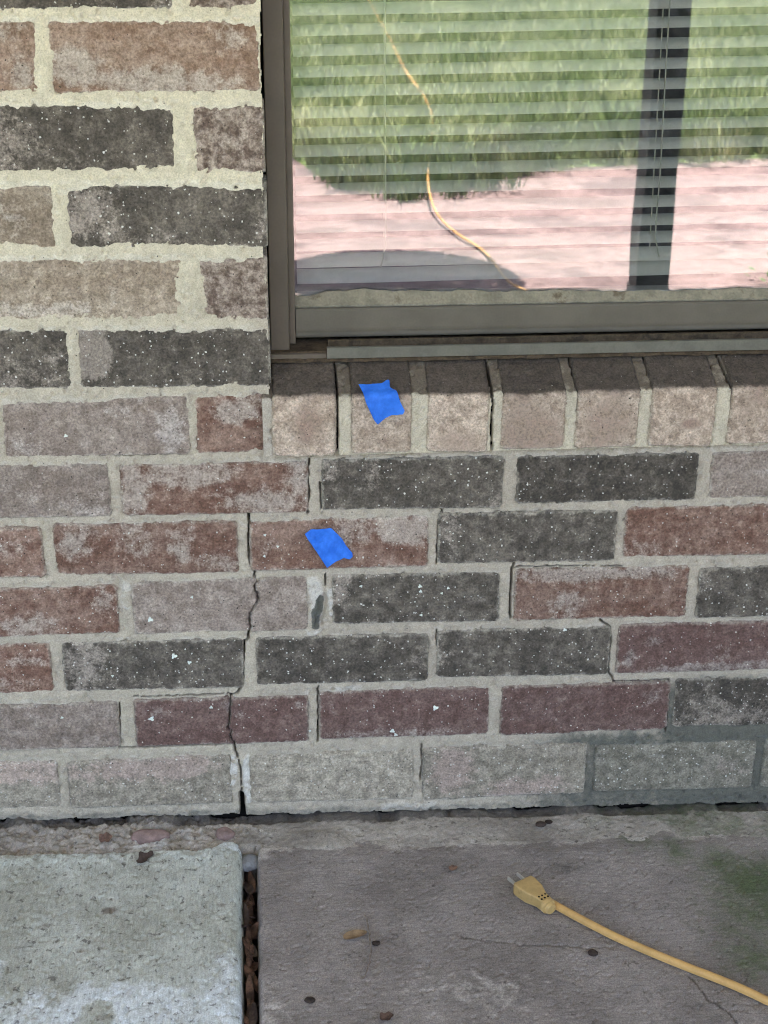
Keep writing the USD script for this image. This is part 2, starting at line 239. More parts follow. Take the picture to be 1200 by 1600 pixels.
mat('window_glass', {
    'g': ('geometry', {}), 'mp': ('mapping', {'scale': (7, 7, 2.6)}), 'nw': ('noise_texture', {'scale': 1.0, 'detail': 2.0}), 'bp': ('bump', {'strength': 1.0, 'distance': .00022}),
    'fr': ('fresnel', {'IOR': 2.05}), 'gl': ('glossy_bsdf', {'roughness': 0.0, 'color': (.99, .93, .97)}), 'tr': ('transparent_bsdf', {'color': (.975, .985, .965)}),
    'nd': ('noise_texture', {'scale': 35.0, 'detail': 6.0, 'roughness': .7}), 'dr': ('map_range', {'from_min': .45, 'from_max': .8, 'to_min': .012, 'to_max': .06, 'clamp': True}), 'df': ('diffuse_bsdf', {'color': (.5, .48, .42)}),
    'm1': ('mix_closure', {}), 'm2': ('mix_closure', {})},
    [('g.position', 'mp.vector'), ('mp.vector', 'nw.vector'), ('nw.fac', 'bp.height'), ('bp.normal', 'gl.normal'), ('fr.fac', 'm1.fac'), ('tr.BSDF', 'm1.closure1'), ('gl.BSDF', 'm1.closure2'),
     ('g.position', 'nd.vector'), ('nd.fac', 'dr.value'), ('dr.result', 'm2.fac'), ('m1.closure', 'm2.closure1'), ('df.BSDF', 'm2.closure2')], surface='m2.closure')

def grid_faces(nu, nv):
    i = np.arange(nu * nv).reshape(nu, nv)
    return np.stack([i[:-1, :-1], i[1:, :-1], i[1:, 1:], i[:-1, 1:]], -1).reshape(-1, 4)
def box(x0, x1, y0, y1, z0, z1): return trimesh.creation.box(extents=(x1 - x0, y1 - y0, z1 - z0), transform=trimesh.transformations.translation_matrix(((x0 + x1) / 2, (y0 + y1) / 2, (z0 + z1) / 2)))
def cat(l): return trimesh.util.concatenate(l)
def prism_x(pts, x0, x1, r=.0008):       # (y, z) outline drawn out along x, corners rounded
    p = Polygon(pts).buffer(0); p = p.buffer(-r).buffer(2 * r, quad_segs=3).buffer(-r, quad_segs=3)
    m = trimesh.creation.extrude_polygon(p, x1 - x0, engine='earcut')
    v = m.vertices.copy(); m.vertices = np.c_[v[:, 2] + x0, v[:, 0], v[:, 1]]; m.fix_normals(); return m
def prism_z(pts, z0, z1, r=.0008):       # (x, y) outline drawn up along z
    p = Polygon(pts).buffer(0); p = p.buffer(-r).buffer(2 * r, quad_segs=3).buffer(-r, quad_segs=3)
    m = trimesh.creation.extrude_polygon(p, z1 - z0, engine='earcut'); m.apply_translation((0, 0, z0)); m.fix_normals(); return m
def tube(pts, rad, sides=10, caps=True):
    pts = np.asarray(pts, float); rad = np.broadcast_to(rad, len(pts)); t = np.gradient(pts, axis=0); t /= np.linalg.norm(t, axis=1, keepdims=True)
    up = np.array([0, 0, 1.0]) if abs(t[0, 2]) < .9 else np.array([1.0, 0, 0]); V = []
    for i in range(len(pts)):
        a = np.cross(t[i], up); a /= np.linalg.norm(a); b = np.cross(a, t[i]); up = b
        th = np.linspace(0, 2 * np.pi, sides, endpoint=False); V.append(pts[i] + rad[i] * (np.cos(th)[:, None] * a + np.sin(th)[:, None] * b))
    V = np.concatenate(V); F = []
    for i in range(len(pts) - 1):
        for k in range(sides): F.append((i * sides + k, i * sides + (k + 1) % sides, (i + 1) * sides + (k + 1) % sides, (i + 1) * sides + k))
    F = np.array(F); F = np.vstack([F[:, [0, 2, 1]], F[:, [0, 3, 2]]]); n = len(V)
    if caps:
        V = np.vstack([V, pts[0], pts[-1]]); e = (len(pts) - 1) * sides; k = np.arange(sides)
        F = np.vstack([F, np.c_[np.full(sides, n), k, (k + 1) % sides], np.c_[np.full(sides, n + 1), e + (k + 1) % sides, e + k]])
    return trimesh.Trimesh(V, F, process=False)
def spline(pts, n):
    from scipy.interpolate import CubicSpline
    pts = np.asarray(pts, float); s = np.r_[0, np.cumsum(np.linalg.norm(np.diff(pts, axis=0), axis=1))]
    return CubicSpline(s, pts)(np.linspace(0, s[-1], n))
def poly_sheet(poly, res, fn, thick):    # a 2-D outline meshed finely, mapped by fn(points, h) and given a thickness
    P = Polygon(poly); b = P.exterior; n = max(8, int(b.length / res)); edge = np.array([b.interpolate(i / n, normalized=True).coords[0] for i in range(n)])
    x0, y0, x1, y1 = P.bounds; gx, gy = np.meshgrid(np.arange(x0, x1, res), np.arange(y0, y1, res)); q = np.c_[gx.ravel(), gy.ravel()]
    q = q[contains_xy(P.buffer(-res * .5), q[:, 0], q[:, 1])]; pts = np.vstack([edge, q]); T = Delaunay(pts).simplices; c = pts[T].mean(1); T = T[contains_xy(P, c[:, 0], c[:, 1])]
    a = pts[T]; cr = (a[:, 1, 0] - a[:, 0, 0]) * (a[:, 2, 1] - a[:, 0, 1]) - (a[:, 1, 1] - a[:, 0, 1]) * (a[:, 2, 0] - a[:, 0, 0]); T[cr < 0] = T[cr < 0][:, ::-1]
    top, bot = fn(pts, thick), fn(pts, 0.0); N = len(pts); k = np.arange(n); k2 = (k + 1) % n
    m = trimesh.Trimesh(np.vstack([top, bot]), np.vstack([T, T[:, ::-1] + N, np.c_[k, k + N, k2 + N], np.c_[k, k2 + N, k2]]), process=False); return m

# ------------------------------------------------------------------ the brick wall
def quad(xl, xr, ytl, ytr, ybl, ybr):
    XL = W(xl, (ytl + ybl) / 2)[0]; XR = W(xr, (ytr + ybr) / 2)[0]
    return np.array([[XL, W(xl, ytl)[2]], [XR, W(xr, ytr)[2]], [XR, W(xr, ybr)[2]], [XL, W(xl, ybl)[2]]])   # TL TR BR BL
BR = [  # kind, quad, haze blobs (u, v from top, ru, rv, strength), crack side
 ('charcoal_brick', (-70, 266, -105, -100, 14, 13), [(.9, .5, .15, .6, .6), (.5, .8, .5, .3, .5)], 0),
 ('mottled_brick', (288, 404, -98, -97, 16, 15), [], 0),
 ('red_brick', (-320, 50, -230, -228, -122, -120), [(.5, .5, .4, .4, .5)], 0), ('charcoal_brick', (72, 400, -228, -226, -120, -118), [], 0),
 ('orange_brick', (-265, 58, 34, 33, 144, 143), [(.93, .75, .12, .35, .9), (.8, .1, .2, .2, .6)], 0),
 ('orange_brick', (80, 405, 33, 34, 145, 141), [(.12, .62, .12, .3, .95), (.5, .85, .3, .25, .9), (.86, .2, .1, .3, .7), (.75, .9, .3, .2, .7)], 0),
 ('charcoal_brick', (-52, 277, 164, 164, 271, 269), [(.15, .6, .18, .5, .75), (.45, .9, .1, .2, .4)], 0),
 ('mottled_brick', (303, 412, 168, 165, 271, 270), [(.5, .6, .5, .5, .35)], 0),
 ('tan_brick', (-240, 84, 290, 290, 389, 388), [(.75, .5, .2, .4, .5), (.8, .5, .08, .1, .8)], 0),
 ('charcoal_brick', (104, 416, 291, 288, 388, 386), [(.10, .4, .17, .6, .85), (.3, .85, .3, .25, .6), (.97, .75, .05, .3, .7)], 0),
 ('tan_brick', (-40, 284, 406, 403, 501, 500), [(.25, .85, .35, .22, .9), (.66, .65, .03, .3, .5), (.1, .3, .1, .2, .4)], 0),
 ('mottled_brick', (312, 417, 405, 402, 501, 499), [(.15, .4, .15, .5, .4)], 0),
 ('charcoal_brick', (-210, 107, 518, 515, 608, 606), [(.7, .7, .3, .4, .5), (.95, .4, .1, .4, .5)], 0),
 ('charcoal_brick', (123, 421, 515, 513, 606, 602), [(.06, .5, .09, .7, 1.3), (.5, .85, .3, .2, .3)], 0),
 ('mauve_brick', (5, 295, 631, 618, 715, 709), [(.9, .6, .08, .4, .9), (.1, .85, .14, .3, .8), (.55, .2, .2, .25, .5)], 0),
 ('red_brick', (306, 413, 621, 616, 710, 704), [(.6, .3, .35, .22, .9), (.9, .1, .3, .2, .7)], 0),
 ('mauve_brick', (-300, -14, 642, 634, 725, 717), [], 0),
 ('mauve_brick', (-125, 172, 730, 725, 813, 808), [(.85, .8, .15, .3, .6), (.5, .5, .2, .3, .3)], 0),
 ('red_brick', (189, 481, 728, 721, 807, 801), [(.06, .6, .1, .6, 1.0), (.35, .15, .3, .3, .8), (.8, .75, .3, .4, .9), (.95, .4, .1, .6, .9)], 0),
 ('charcoal_brick', (503, 786, 719, 713, 797, 794), [(.05, .15, .06, .3, .7), (.27, .3, .07, .3, .5), (.95, .85, .06, .3, .5)], 0),
 ('charcoal_brick', (808, 1090, 714, 708, 787, 781), [], 0),
 ('mauve_brick', (1111, 1385, 708, 698, 780, 771), [(.3, .3, .2, .3, .25)], 0),
 ('red_brick', (-230, 68, 832, 824, 908, 902), [(.8, .4, .2, .3, .6)], 0),
 ('red_brick', (85, 372, 820, 814, 900, 896), [(.1, .4, .15, .5, .9), (.45, .3, .12, .6, .6), (.68, .5, .1, .5, .8), (.9, .8, .2, .3, .7)], 0),
 ('red_brick', (391, 669, 816, 806, 893, 885), [(.85, .35, .2, .35, 1.0), (.6, .3, .15, .3, .7), (.1, .5, .1, .3, .6)], 0),
 ('charcoal_brick', (685, 963, 804, 797, 881, 876), [(.05, .3, .06, .5, .6)], 0),
 ('red_brick', (976, 1250, 794, 788, 872, 866), [(.1, .8, .2, .2, .5), (.05, .3, .1, .4, .3)], 0),
 ('red_brick', (-115, 185, 926, 914, 1000, 990), [(.45, .8, .2, .3, .8), (.93, .4, .08, .4, .7), (.3, .4, .1, .2, .5)], 0),
 ('mauve_brick', (207, 481, 912, 902, 992, 985), [], 'cut'),
 ('charcoal_brick', (519, 780, 900, 895, 976, 971), [(.06, .3, .06, .4, .9), (.3, .9, .2, .15, .4)], 0),
 ('red_brick', (804, 1074, 890, 886, 970, 964), [(.5, .1, .6, .16, .9), (.32, .7, .12, .3, .7)], 0),
 ('charcoal_brick', (1090, 1360, 890, 880, 966, 957), [(.05, .2, .06, .4, .5)], 0),
 ('red_brick', (-215, 80, 1015, 1006, 1090, 1083), [(.85, .35, .15, .2, .7), (.7, .8, .2, .3, .6)], 0),
 ('charcoal_brick', (99, 380, 1006, 999, 1082, 1076), [(.08, .5, .15, .7, .85), (.3, .85, .2, .2, .4)], 0),
 ('charcoal_brick', (400, 669, 998, 991, 1073, 1064), [(.95, .6, .06, .4, .5)], 0),
 ('charcoal_brick', (683, 953, 987, 980, 1059, 1054), [(.06, .5, .1, .4, .5)], 0),
 ('maroon_brick', (965, 1235, 977, 970, 1053, 1046), [(.07, .7, .06, .3, .9), (.5, .92, .5, .12, .9), (.2, .35, .08, .15, .6), (.6, .6, .1, .2, .5)], 0),
 ('mauve_brick', (-105, 186, 1107, 1097, 1177, 1168), [(.2, .5, .2, .4, .6)], 0),
 ('maroon_brick', (211, 482, 1095, 1088, 1168, 1159), [(.2, .3, .12, .25, .5), (.9, .15, .1, .2, .6)], 'cut'),
 ('maroon_brick', (499, 765, 1083, 1073, 1157, 1148), [(.5, .93, .6, .12, .5)], 0),
 ('maroon_brick', (782, 1045, 1074, 1066, 1150, 1140), [(.9, .25, .1, .3, .5)], 0),
 ('charcoal_brick', (1054, 1320, 1063, 1057, 1137, 1131), [(.3, .8, .3, .3, .7), (.7, .7, .3, .3, .6), (.1, .3, .1, .3, .4)], 0),
 ('grey_brick', (-195, 92, 1199, 1190, 1270, 1263), [(.7, .2, .6, .35, .9)], 0),
 ('grey_brick', (107, 362, 1192, 1180, 1263, 1255), [(.5, .2, .6, .3, 1.0), (.1, .6, .1, .3, .4)], 0),
 ('grey_brick', (390, 646, 1182, 1172, 1254, 1250), [], 0),
 ('grey_brick', (661, 915, 1170, 1163, 1250, 1239), [(.2, .4, .2, .5, .9), (.6, .8, .3, .3, .9)], 0),
 ('damp_brick', (929, 1179, 1167, 1157, 1237, 1232), [(.8, .6, .2, .3, .5)], 0),
 ('damp_brick', (1192, 1440, 1156, 1146, 1231, 1224), [], 0),
]
QUADS = np.array([quad(*b[1]) for b in BR])
CRACKS = [([(389, 803), (388, 845), (390, 880), (397, 893), (399, 915), (403, 935), (399, 946), (394, 957), (391, 978), (387, 1000)], .0011),
          ([(387, 1000), (381, 1003), (380, 1060), (373, 1083), (361, 1087), (360, 1108), (357, 1135), (363, 1152), (366, 1166), (371, 1182)], .0012),
          ([(371, 1180), (376, 1205), (377, 1235)], .0005), ([(377, 1240), (379, 1250), (380, 1285)], .0042),
          ([(483, 716), (480, 750), (483, 770), (480, 803)], .0009), ([(500, 755), (503, 795)], .0008),
          ([(692, 795), (686, 822), (684, 848), (683, 882)], .0009), ([(803, 882), (799, 903), (797, 966)], .0012),
          ([(938, 968), (953, 982), (955, 1000), (952, 1025), (951, 1052), (961, 1066)], .0008),
          ([(659, 1166), (660, 1190), (657, 1220)], .0008), ([(1045, 1064), (1041, 1142)], .0010), ([(186, 1100), (187, 1165)], .0007),
          ([(497, 1074), (497, 1160)], .0006), ([(683, 985), (683, 1010)], .0008), ([(508, 898), (509, 915)], .0006), ([(186, 1170), (240, 1168), (365, 1163)], .0006),
          ([(205, 1090), (360, 1086)], .0005), ([(800, 887), (900, 885), (972, 886)], .0005), ([(960, 1066), (1000, 1066), (1045, 1063)], .0006)]
CRK = [(np.array([W(*q)[[0, 2]] for q in pl]), w) for pl, w in CRACKS]
def seg_dist(p, pl):
    d = np.full(len(p), 9.0)
    for a, b in zip(pl[:-1], pl[1:]):
        t = np.clip(((p - a) @ (b - a)) / ((b - a) @ (b - a)), 0, 1); d = np.minimum(d, np.linalg.norm(p - a - t[:, None] * (b - a), axis=1))
    return d
MAINX = np.vstack([CRK[0][0], CRK[1][0][1:]])
def crack_x(z): o = np.argsort(MAINX[:, 1]); return np.interp(z, MAINX[o, 1], MAINX[o, 0]) + (fbm(np.c_[z * 200, z * 0, z * 0], 4, 5) - .5) * .0075

def brick_mesh(Q, seed, blobs=(), mapf=None, res=.0015, cut=0, r=.005, tilt=(0, 0, 0), edge_noise=1.0):
    L = np.linalg.norm(Q[1] - Q[0]); H = np.linalg.norm(Q[0] - Q[3]); nu, nv = max(12, int(L / res)), max(12, int(H / res)); pad = .0012
    u = np.linspace(-pad / L, 1 + pad / L, nu); v = np.linspace(-pad / H, 1 + pad / H, nv); U, V = [a.ravel() for a in np.meshgrid(u, v, indexing='ij')]
    xz = (Q[0] * ((1 - U) * (1 - V))[:, None] + Q[1] * (U * (1 - V))[:, None] + Q[2] * (U * V)[:, None] + Q[3] * ((1 - U) * V)[:, None])
    p3 = np.c_[xz, np.full(len(xz), seed * 1.37)]
    qx, qz = np.abs((U - .5) * L) - (L / 2 - r), np.abs((V - .5) * H) - (H / 2 - r)
    d = -(np.hypot(np.maximum(qx, 0), np.maximum(qz, 0)) + np.minimum(np.maximum(qx, qz), 0) - r)
    d = d + edge_noise * ((fbm(p3 * 420, 3, seed) - .5) * .0034 + (fbm(p3 * 90, 2, seed + 9) - .5) * .0018)
    d = d + (.0014 if mapf is wall_map and Q[:, 1].mean() > .47 else .0006)
    if cut:
        s = (crack_x(xz[:, 1]) - xz[:, 0]) * cut - .0007; d = np.where(s < .004, np.minimum(d, s * 4), d)
    t = np.clip(d / .0034, 0, 1); h = -.0028 * (1 - np.sqrt(1 - (1 - t) ** 2)); h = np.where(d < 0, np.maximum(-.0028 + d * 5, -.014), h)
    rel = (fbm(p3 * 22, 3, seed + 2) - .5) * .0030 + (fbm(p3 * 130, 4, seed + 3) - .5) * .0016
    _r = np.random.default_rng(900 + seed); _ax = np.array([8, 70, 1]) if _r.random() < .55 else np.array([38, 14, 1]); rel -= _r.uniform(.0004, .0030) * (.18 - np.abs(fbm(p3 * _ax, 4, seed + 12) - .5)).clip(0, 1) * 3 * sm(.42, .62, fbm(p3 * 14, 2, seed + 13))
    pits = fbm(p3 * 210, 2, seed + 4); rel -= .0012 * sm(.66, .78, pits)
    h = h + rel + tilt[0] + tilt[1] * (U - .5) + tilt[2] * (V - .5)
    patch = np.zeros(len(U)) + .02
    wob = (fbm(p3 * 16, 4, seed + 6) - .5) * 1.5 + (fbm(p3 * 110, 3, seed + 7) - .5) * .5
    for (bu, bv, ru, rv, s) in blobs:
        q = np.sqrt(((U - bu) / ru) ** 2 + ((V - bv) / rv) ** 2) + wob * 1.3; patch = np.maximum(patch, s * (1 - sm(.25, 1.55, q)))
    top = mapf(xz[:, 0], xz[:, 1], h); i = np.arange(nu * nv).reshape(nu, nv)
    ring = np.r_[i[:-1, 0], i[-1, :-1], i[:0:-1, -1], i[0, :0:-1]]
    back = mapf(xz[ring, 0], xz[ring, 1], np.full(len(ring), -.05)); n = nu * nv; m = len(ring); k = np.arange(m); k2 = (k + 1) % m
    F = grid_faces(nu, nv); V3 = np.vstack([top, back]); S = np.c_[ring[k], k + n, k2 + n, ring[k2]]
    nrm = np.cross(V3[F[0, 1]] - V3[F[0, 0]], V3[F[0, 2]] - V3[F[0, 0]]); c = mapf(xz[:1, 0], xz[:1, 1], np.array([1.0]))[0] - top[0]
    F = np.vstack([F, S])
    if nrm @ c < 0: F = F[:, ::-1]
    e = np.r_[np.clip(d / .0042, 0, 1), np.zeros(m)]; return (V3, F), {'patch': np.r_[patch, patch[ring]], 'edge': e}

wall_map = lambda x, z, h: np.c_[x, -h, z]
wall = thing('brick_wall', 'weathered red, grey and tan brick wall with a stepped crack below the window', 'wall')
for k, (kind, _, blobs, cut) in enumerate(BR):
    Q = QUADS[k]; tl = (rng.normal(0, .0006), rng.normal(0, .0009), rng.normal(0, .0006))
    if cut:
        cx = crack_x(np.array([Q[:, 1].mean()]))[0]; f = (cx - Q[0, 0]) / (Q[1, 0] - Q[0, 0])
        for side in (1, -1):
            g = f + side * .05; q = Q.copy()
            if side > 0: q[1] = Q[0] + (Q[1] - Q[0]) * g; q[2] = Q[3] + (Q[2] - Q[3]) * g
            else: q[0] = Q[0] + (Q[1] - Q[0]) * g; q[3] = Q[3] + (Q[2] - Q[3]) * g
            m, a = brick_mesh(q, k, blobs, wall_map, cut=side, tilt=(tl[0] - side * .0004, tl[1], tl[2]))
            obj('brick', m, kind, wall, smooth=True, attrs=a, label='broken half of a brick beside the jagged crack')
        continue
    m, a = brick_mesh(Q, k, blobs, wall_map, tilt=tl); obj('brick', m, kind, wall, smooth=True, attrs=a)

# mortar: one height field between the bricks
def quad_sd(p, Q):
    d = np.full(len(p), -9.0)
    for i in range(4):
        a, b = Q[i], Q[(i + 1) % 4]; e = (b - a) / np.linalg.norm(b - a); n = np.array([-e[1], e[0]]); d = np.maximum(d, (p - a) @ n)
    return d
XJ = W(409, 300)[0]                                     # where the brickwork ends at the window
ZS_TOP = W(430, 600)[2]; ZB = .004
RES = .0010
def base_z(x): return .0080 - .0276 * (np.clip(x, -.6, 1.2) + .0775)
gx = np.arange(-.24, 1.0, RES); gz = np.arange(-.06, .99, RES); GX, GZ = np.meshgrid(gx, gz, indexing='ij'); P2 = np.c_[GX.ravel(), GZ.ravel()]
sd = np.full(len(P2), 9.0)
for Q in QUADS:
    lo, hi = Q.min(0) - .035, Q.max(0) + .035; w = np.nonzero((P2[:, 0] > lo[0]) & (P2[:, 0] < hi[0]) & (P2[:, 1] > lo[1]) & (P2[:, 1] < hi[1]))[0]
    sd[w] = np.minimum(sd[w], quad_sd(P2[w], Q))
zsb = W(430, 719, -.004)[2]
_j = np.array([W(u, v)[[0, 2]] for u, v in ((428, 720), (424, 640), (421, 600), (419, 510), (414, 400), (411, 270), (409, 130), (407, 0))]); xjz = np.interp(P2[:, 1], _j[:, 1], _j[:, 0])   # the ragged end of the joints at the window
keep = (sd > -.007) & ((P2[:, 0] < xjz + .0025 * (fbm(np.c_[P2 * 90, P2[:, :1] * 0], 3, 3) - .5) * 2) | (P2[:, 1] < zsb + .012)) & (P2[:, 1] > base_z(P2[:, 0]) - .004 + .004 * (fbm(np.c_[P2[:, :1] * 60, P2[:, :1] * 0, P2[:, :1] * 0], 3, 8) - .5))
p3 = np.c_[P2, np.zeros(len(P2))]
up = sm(.36, .60, P2[:, 1])
h = np.full(len(P2), 0.0); kk = np.nonzero(keep)[0]; q3 = p3[kk]; s = sd[kk]; upk = up[kk]
hh = (-.0030 * (1 - upk) + .0002 * upk) + np.where(s > 0, (.0012 + .0006 * upk) * np.sin(np.clip(s / .016, 0, 1) * np.pi), s * .55)
hh += (fbm(q3 * 45, 3, 21) - .5) * .0030 + (fbm(q3 * 240, 3, 22) - .5) * .0022
smearn = fbm(q3 * 30, 3, 23); hh += .0016 * sm(.55, .72, smearn)
pit = fbm(q3 * 170, 2, 25); hh -= .0022 * sm(.68, .80, pit)
patch = np.zeros(len(kk)); stain_shade = np.zeros(len(kk)); XY = q3[:, :2]
for pl, w in CRK:
    lo, hi = pl.min(0) - .01, pl.max(0) + .01; m = np.nonzero((XY[:, 0] > lo[0]) & (XY[:, 0] < hi[0]) & (XY[:, 1] > lo[1]) & (XY[:, 1] < hi[1]))[0]
    d = seg_dist(XY[m] + .0022 * (np.c_[fbm(q3[m] * 220, 2, 31), fbm(q3[m] * 220, 2, 32)] - .5), pl)
    w_ = w * (.55 + .6 * fbm(np.c_[XY[m] * 60, XY[m][:, :1] * 0], 2, 33)); hh[m] -= .026 * (1 - sm(w_ * .6, w_ * 1.1, d))
def near(pl, w): return 1 - sm(w * .6, w * 1.3, seg_dist(XY + .006 * (np.c_[fbm(q3 * 90, 3, 41), fbm(q3 * 90, 3, 42)] - .5), np.array([W(*q)[[0, 2]] for q in pl])))
fresh = np.maximum.reduce([near([(490, 908), (497, 945), (489, 985)], .007), near([(516, 920), (522, 960)], .004), 1.15 * near([(366, 1184), (362, 1230)], .0045), 1.15 * near([(386, 1186), (389, 1250)], .0045), .6 * near([(196, 915), (198, 945)], .006), .5 * near([(520, 1079), (560, 1077)], .005), .6 * near([(600, 1262), (650, 1259), (700, 1256)], .004), .5 * near([(780, 1243), (830, 1240)], .003)])
patch = fresh * .62 * sm(.3, .6, fbm(q3 * 140, 3, 43)); hh += .0020 * fresh
hh -= .006 * near([(505, 935), (497, 975)], .0045)
stain_shade = np.maximum(.95 * sm(.60, .72, XY[:, 0] + .25 * (.095 - XY[:, 1]) * 0) * sm(.175, .13, XY[:, 1]), .75 * sm(.42, .60, XY[:, 0]) * sm(.105, .075, XY[:, 1]))
stain_shade = np.maximum(stain_shade, 1.0 * near([(500, 940), (492, 978)], .005)); stain_shade = np.maximum(stain_shade, .5 * sm(.012, .0, XY[:, 1] - base_z(XY[:, 0])))
tone = np.clip(sm(.42, .74, XY[:, 1]) * .85 + .12 + .25 * (fbm(q3 * 8, 2, 50) - .5), 0, 1) * (1 - .75 * sm(.205, .235, XY[:, 0]) * sm(.62, .56, XY[:, 1]))  # creamier upwards, with light from the upper left put into the colour
idx = np.full(len(P2), -1); idx[kk] = np.arange(len(kk)); FQ = grid_faces(len(gx), len(gz)); FQ = FQ[keep[FQ].all(1)]; FQ = idx[FQ]
obj('mortar', (np.c_[XY[:, 0], -hh, XY[:, 1]], FQ), 'mortar', wall, smooth=True, attrs={'tone': tone, 'stain_shade': stain_shade, 'patch': patch})
# body behind the joints, and the house wall beyond the brickwork that is in view
WX0, WX1, WZ0, WZ1 = W(414, 300, .02)[0] + .003, 1.26, .50, 1.76
WXB = WX0
obj('backing', cat([box(-.235, WXB - .012, .020, .19, -.07, 1.0), box(WXB - .012, .99, .020, .19, -.07, .40)]), 'gap_dark', wall)
obj('outer_wall', cat([box(-4, -.236, .001, .19, -.1, 2.6), box(.992, 5, .001, .19, -.1, .425), box(-.236, WXB - .012, .001, .19, 1.001, 2.6), box(WXB - .012, 1.34, .001, .19, 1.80, 2.6), box(1.34, 5, .001, .19, .425, 2.6), box(WXB - .012, 1.34, .06, .19, .40, .50)]), 'far_brick', wall)

# the rowlock sill: bricks on edge, sloping top and upright nose
YN, YB = -.012, .048
ZN = W(600, 621, YN)[2]; ZBK = .55 * (ZN + (W(600, 561, .030)[2] - ZN) * (YB - YN) / (.030 - YN)) + .45 * W(600, 563, YB)[2]; ZBOT = W(600, 713, YN)[2] + .001
RAD = .009
top_dir = np.array([YN - YB, ZN - ZBK]); top_len = np.linalg.norm(top_dir); top_dir /= top_len
def _profile():
    a = np.array([YB, ZBK]); n = np.array([YN, ZN]); b = np.array([YN + .002, ZBOT]); d1 = top_dir; d2 = (b - n) / np.linalg.norm(b - n)
    ang = math.acos(d1 @ d2); tl = RAD * math.tan(ang / 2); p0 = n - d1 * tl; p1 = n + d2 * tl; pts = [a, p0]
    for t in np.linspace(.1, .9, 7): pts.append((1 - t) ** 2 * p0 + 2 * t * (1 - t) * n + t * t * p1)
    return np.array(pts + [p1, b])
PR = _profile(); PS = np.r_[0, np.cumsum(np.linalg.norm(np.diff(PR, axis=0), axis=1))]; STOT = PS[-1]
_t = np.gradient(PR, PS, axis=0); _t /= np.linalg.norm(_t, axis=1, keepdims=True); _t[0] = _t[1] = top_dir; PN = np.c_[_t[:, 1], -_t[:, 0]]
if PN[0, 1] < 0: PN = -PN
def sill_map(x, s, h):
    y = np.interp(s, PS, PR[:, 0]); z = np.interp(s, PS, PR[:, 1]); ny = np.interp(s, PS, PN[:, 0]); nz = np.interp(s, PS, PN[:, 1])
    over = np.clip(s - STOT, 0, 1) * 0; return np.c_[x, y + ny * h, z + nz * h + over]
sx = [(427, 525), (550, 645), (671, 767), (788, 885), (904, 1002), (1022, 1123), (1146, 1244), (1262, 1360), (1380, 1478), (1497, 1600), (1620, 1720)]
sill_q = []
for k, (a, b) in enumerate(sx):
    X0, X1 = W(a, 621 - (a - 600) * .021, YN)[0], W(b, 621 - (b - 600) * .021, YN)[0]
    if X1 > 1.33: break
    j = rng.normal(0, .0012, 4); Q = np.array([[X0, .000], [X1, .000], [X1 + j[0], STOT + j[2] - .001], [X0 + j[1], STOT + j[3] - .001]]); sill_q.append(Q)
    bl = [[(.55, .8, .3, .25, .8)], [(.8, .5, .3, .2, .4)], [(.5, .9, .5, .1, .5)], [(.5, .85, .5, .2, .6), (.3, .6, .2, .2, .5)], [(.5, .8, .4, .25, .6), (.6, .5, .3, .2, .5)], [(.6, .8, .2, .05, .8)], [(.5, .5, .5, .3, .6)]][k % 7]
    m, a_ = brick_mesh(Q, 200 + k, bl, sill_map, r=.006, tilt=(rng.normal(0, .0008), 0, rng.normal(0, .0008)), edge_noise=1.0)
    ss = np.r_[np.tile(np.linspace(0, STOT, 10), 1)][:0]; vy = m[0][:, 1]; vz = m[0][:, 2]; onTop = sm(-.0035, .0015, (vz - ZN) - (ZBK - ZN) / (YB - YN) * (vy - YN) + .0075 + (fbm(m[0] * 150, 3, 68) - .5) * .006) * sm(YN + .001, YN + .0065, vy + (fbm(m[0] * 120, 3, 69) - .5) * .004)
    a_['grime_shade'] = .96 * onTop  # dirt on the top face, with its shade put into the same darkening
    obj('sill_brick', m, 'sill_brick', wall, smooth=True, attrs=a_)
gx2 = np.arange(W(413, 640)[0] - .002, 1.33, .0011); gs = np.arange(0, STOT + .004, .0011); A, S = np.meshgrid(gx2, gs, indexing='ij'); P2 = np.c_[A.ravel(), S.ravel()]; q3 = np.c_[P2, np.full(len(P2), 3.3)]
sd2 = np.full(len(P2), 9.0)
for Q in sill_q: sd2 = np.minimum(sd2, quad_sd(P2, Q[::-1]))
sd2 = np.minimum(sd2, 9)
h2 = -.0034 + np.where(sd2 > 0, .001, sd2 * .6) + (fbm(q3 * 50, 3, 61) - .5) * .003 + (fbm(q3 * 240, 3, 62) - .5) * .002
h2 -= .002 * sm(.66, .8, fbm(q3 * 150, 2, 63)); left = P2[:, 0] < sill_q[0][0, 0] + .001; h2 += np.where(left, -.001, 0)
for px, w in (((525, 527), .0016), ((769, 769), .0008), ((902, 903), .0006), ((1020, 1022), .0006), ((1137, 1143), .0006)):
    xa, xb = W(px[0], 600, YN)[0], W(px[1], 710, YN)[0]; c = xa + (xb - xa) * P2[:, 1] / STOT + (fbm(np.c_[P2[:, 1] * 130, P2[:, 1] * 0, P2[:, 1] * 0 + xa * 50], 3, 66) - .5) * .003
    h2 -= .026 * (1 - sm(w * .75, w * 1.25, np.abs(P2[:, 0] - c)))
keep = sd2 > -.007; idx = np.full(len(P2), -1); idx[keep] = np.arange(keep.sum()); F = grid_faces(len(gx2), len(gs)); F = F[keep[F].all(1)]; V = sill_map(P2[keep, 0], P2[keep, 1], h2[keep])
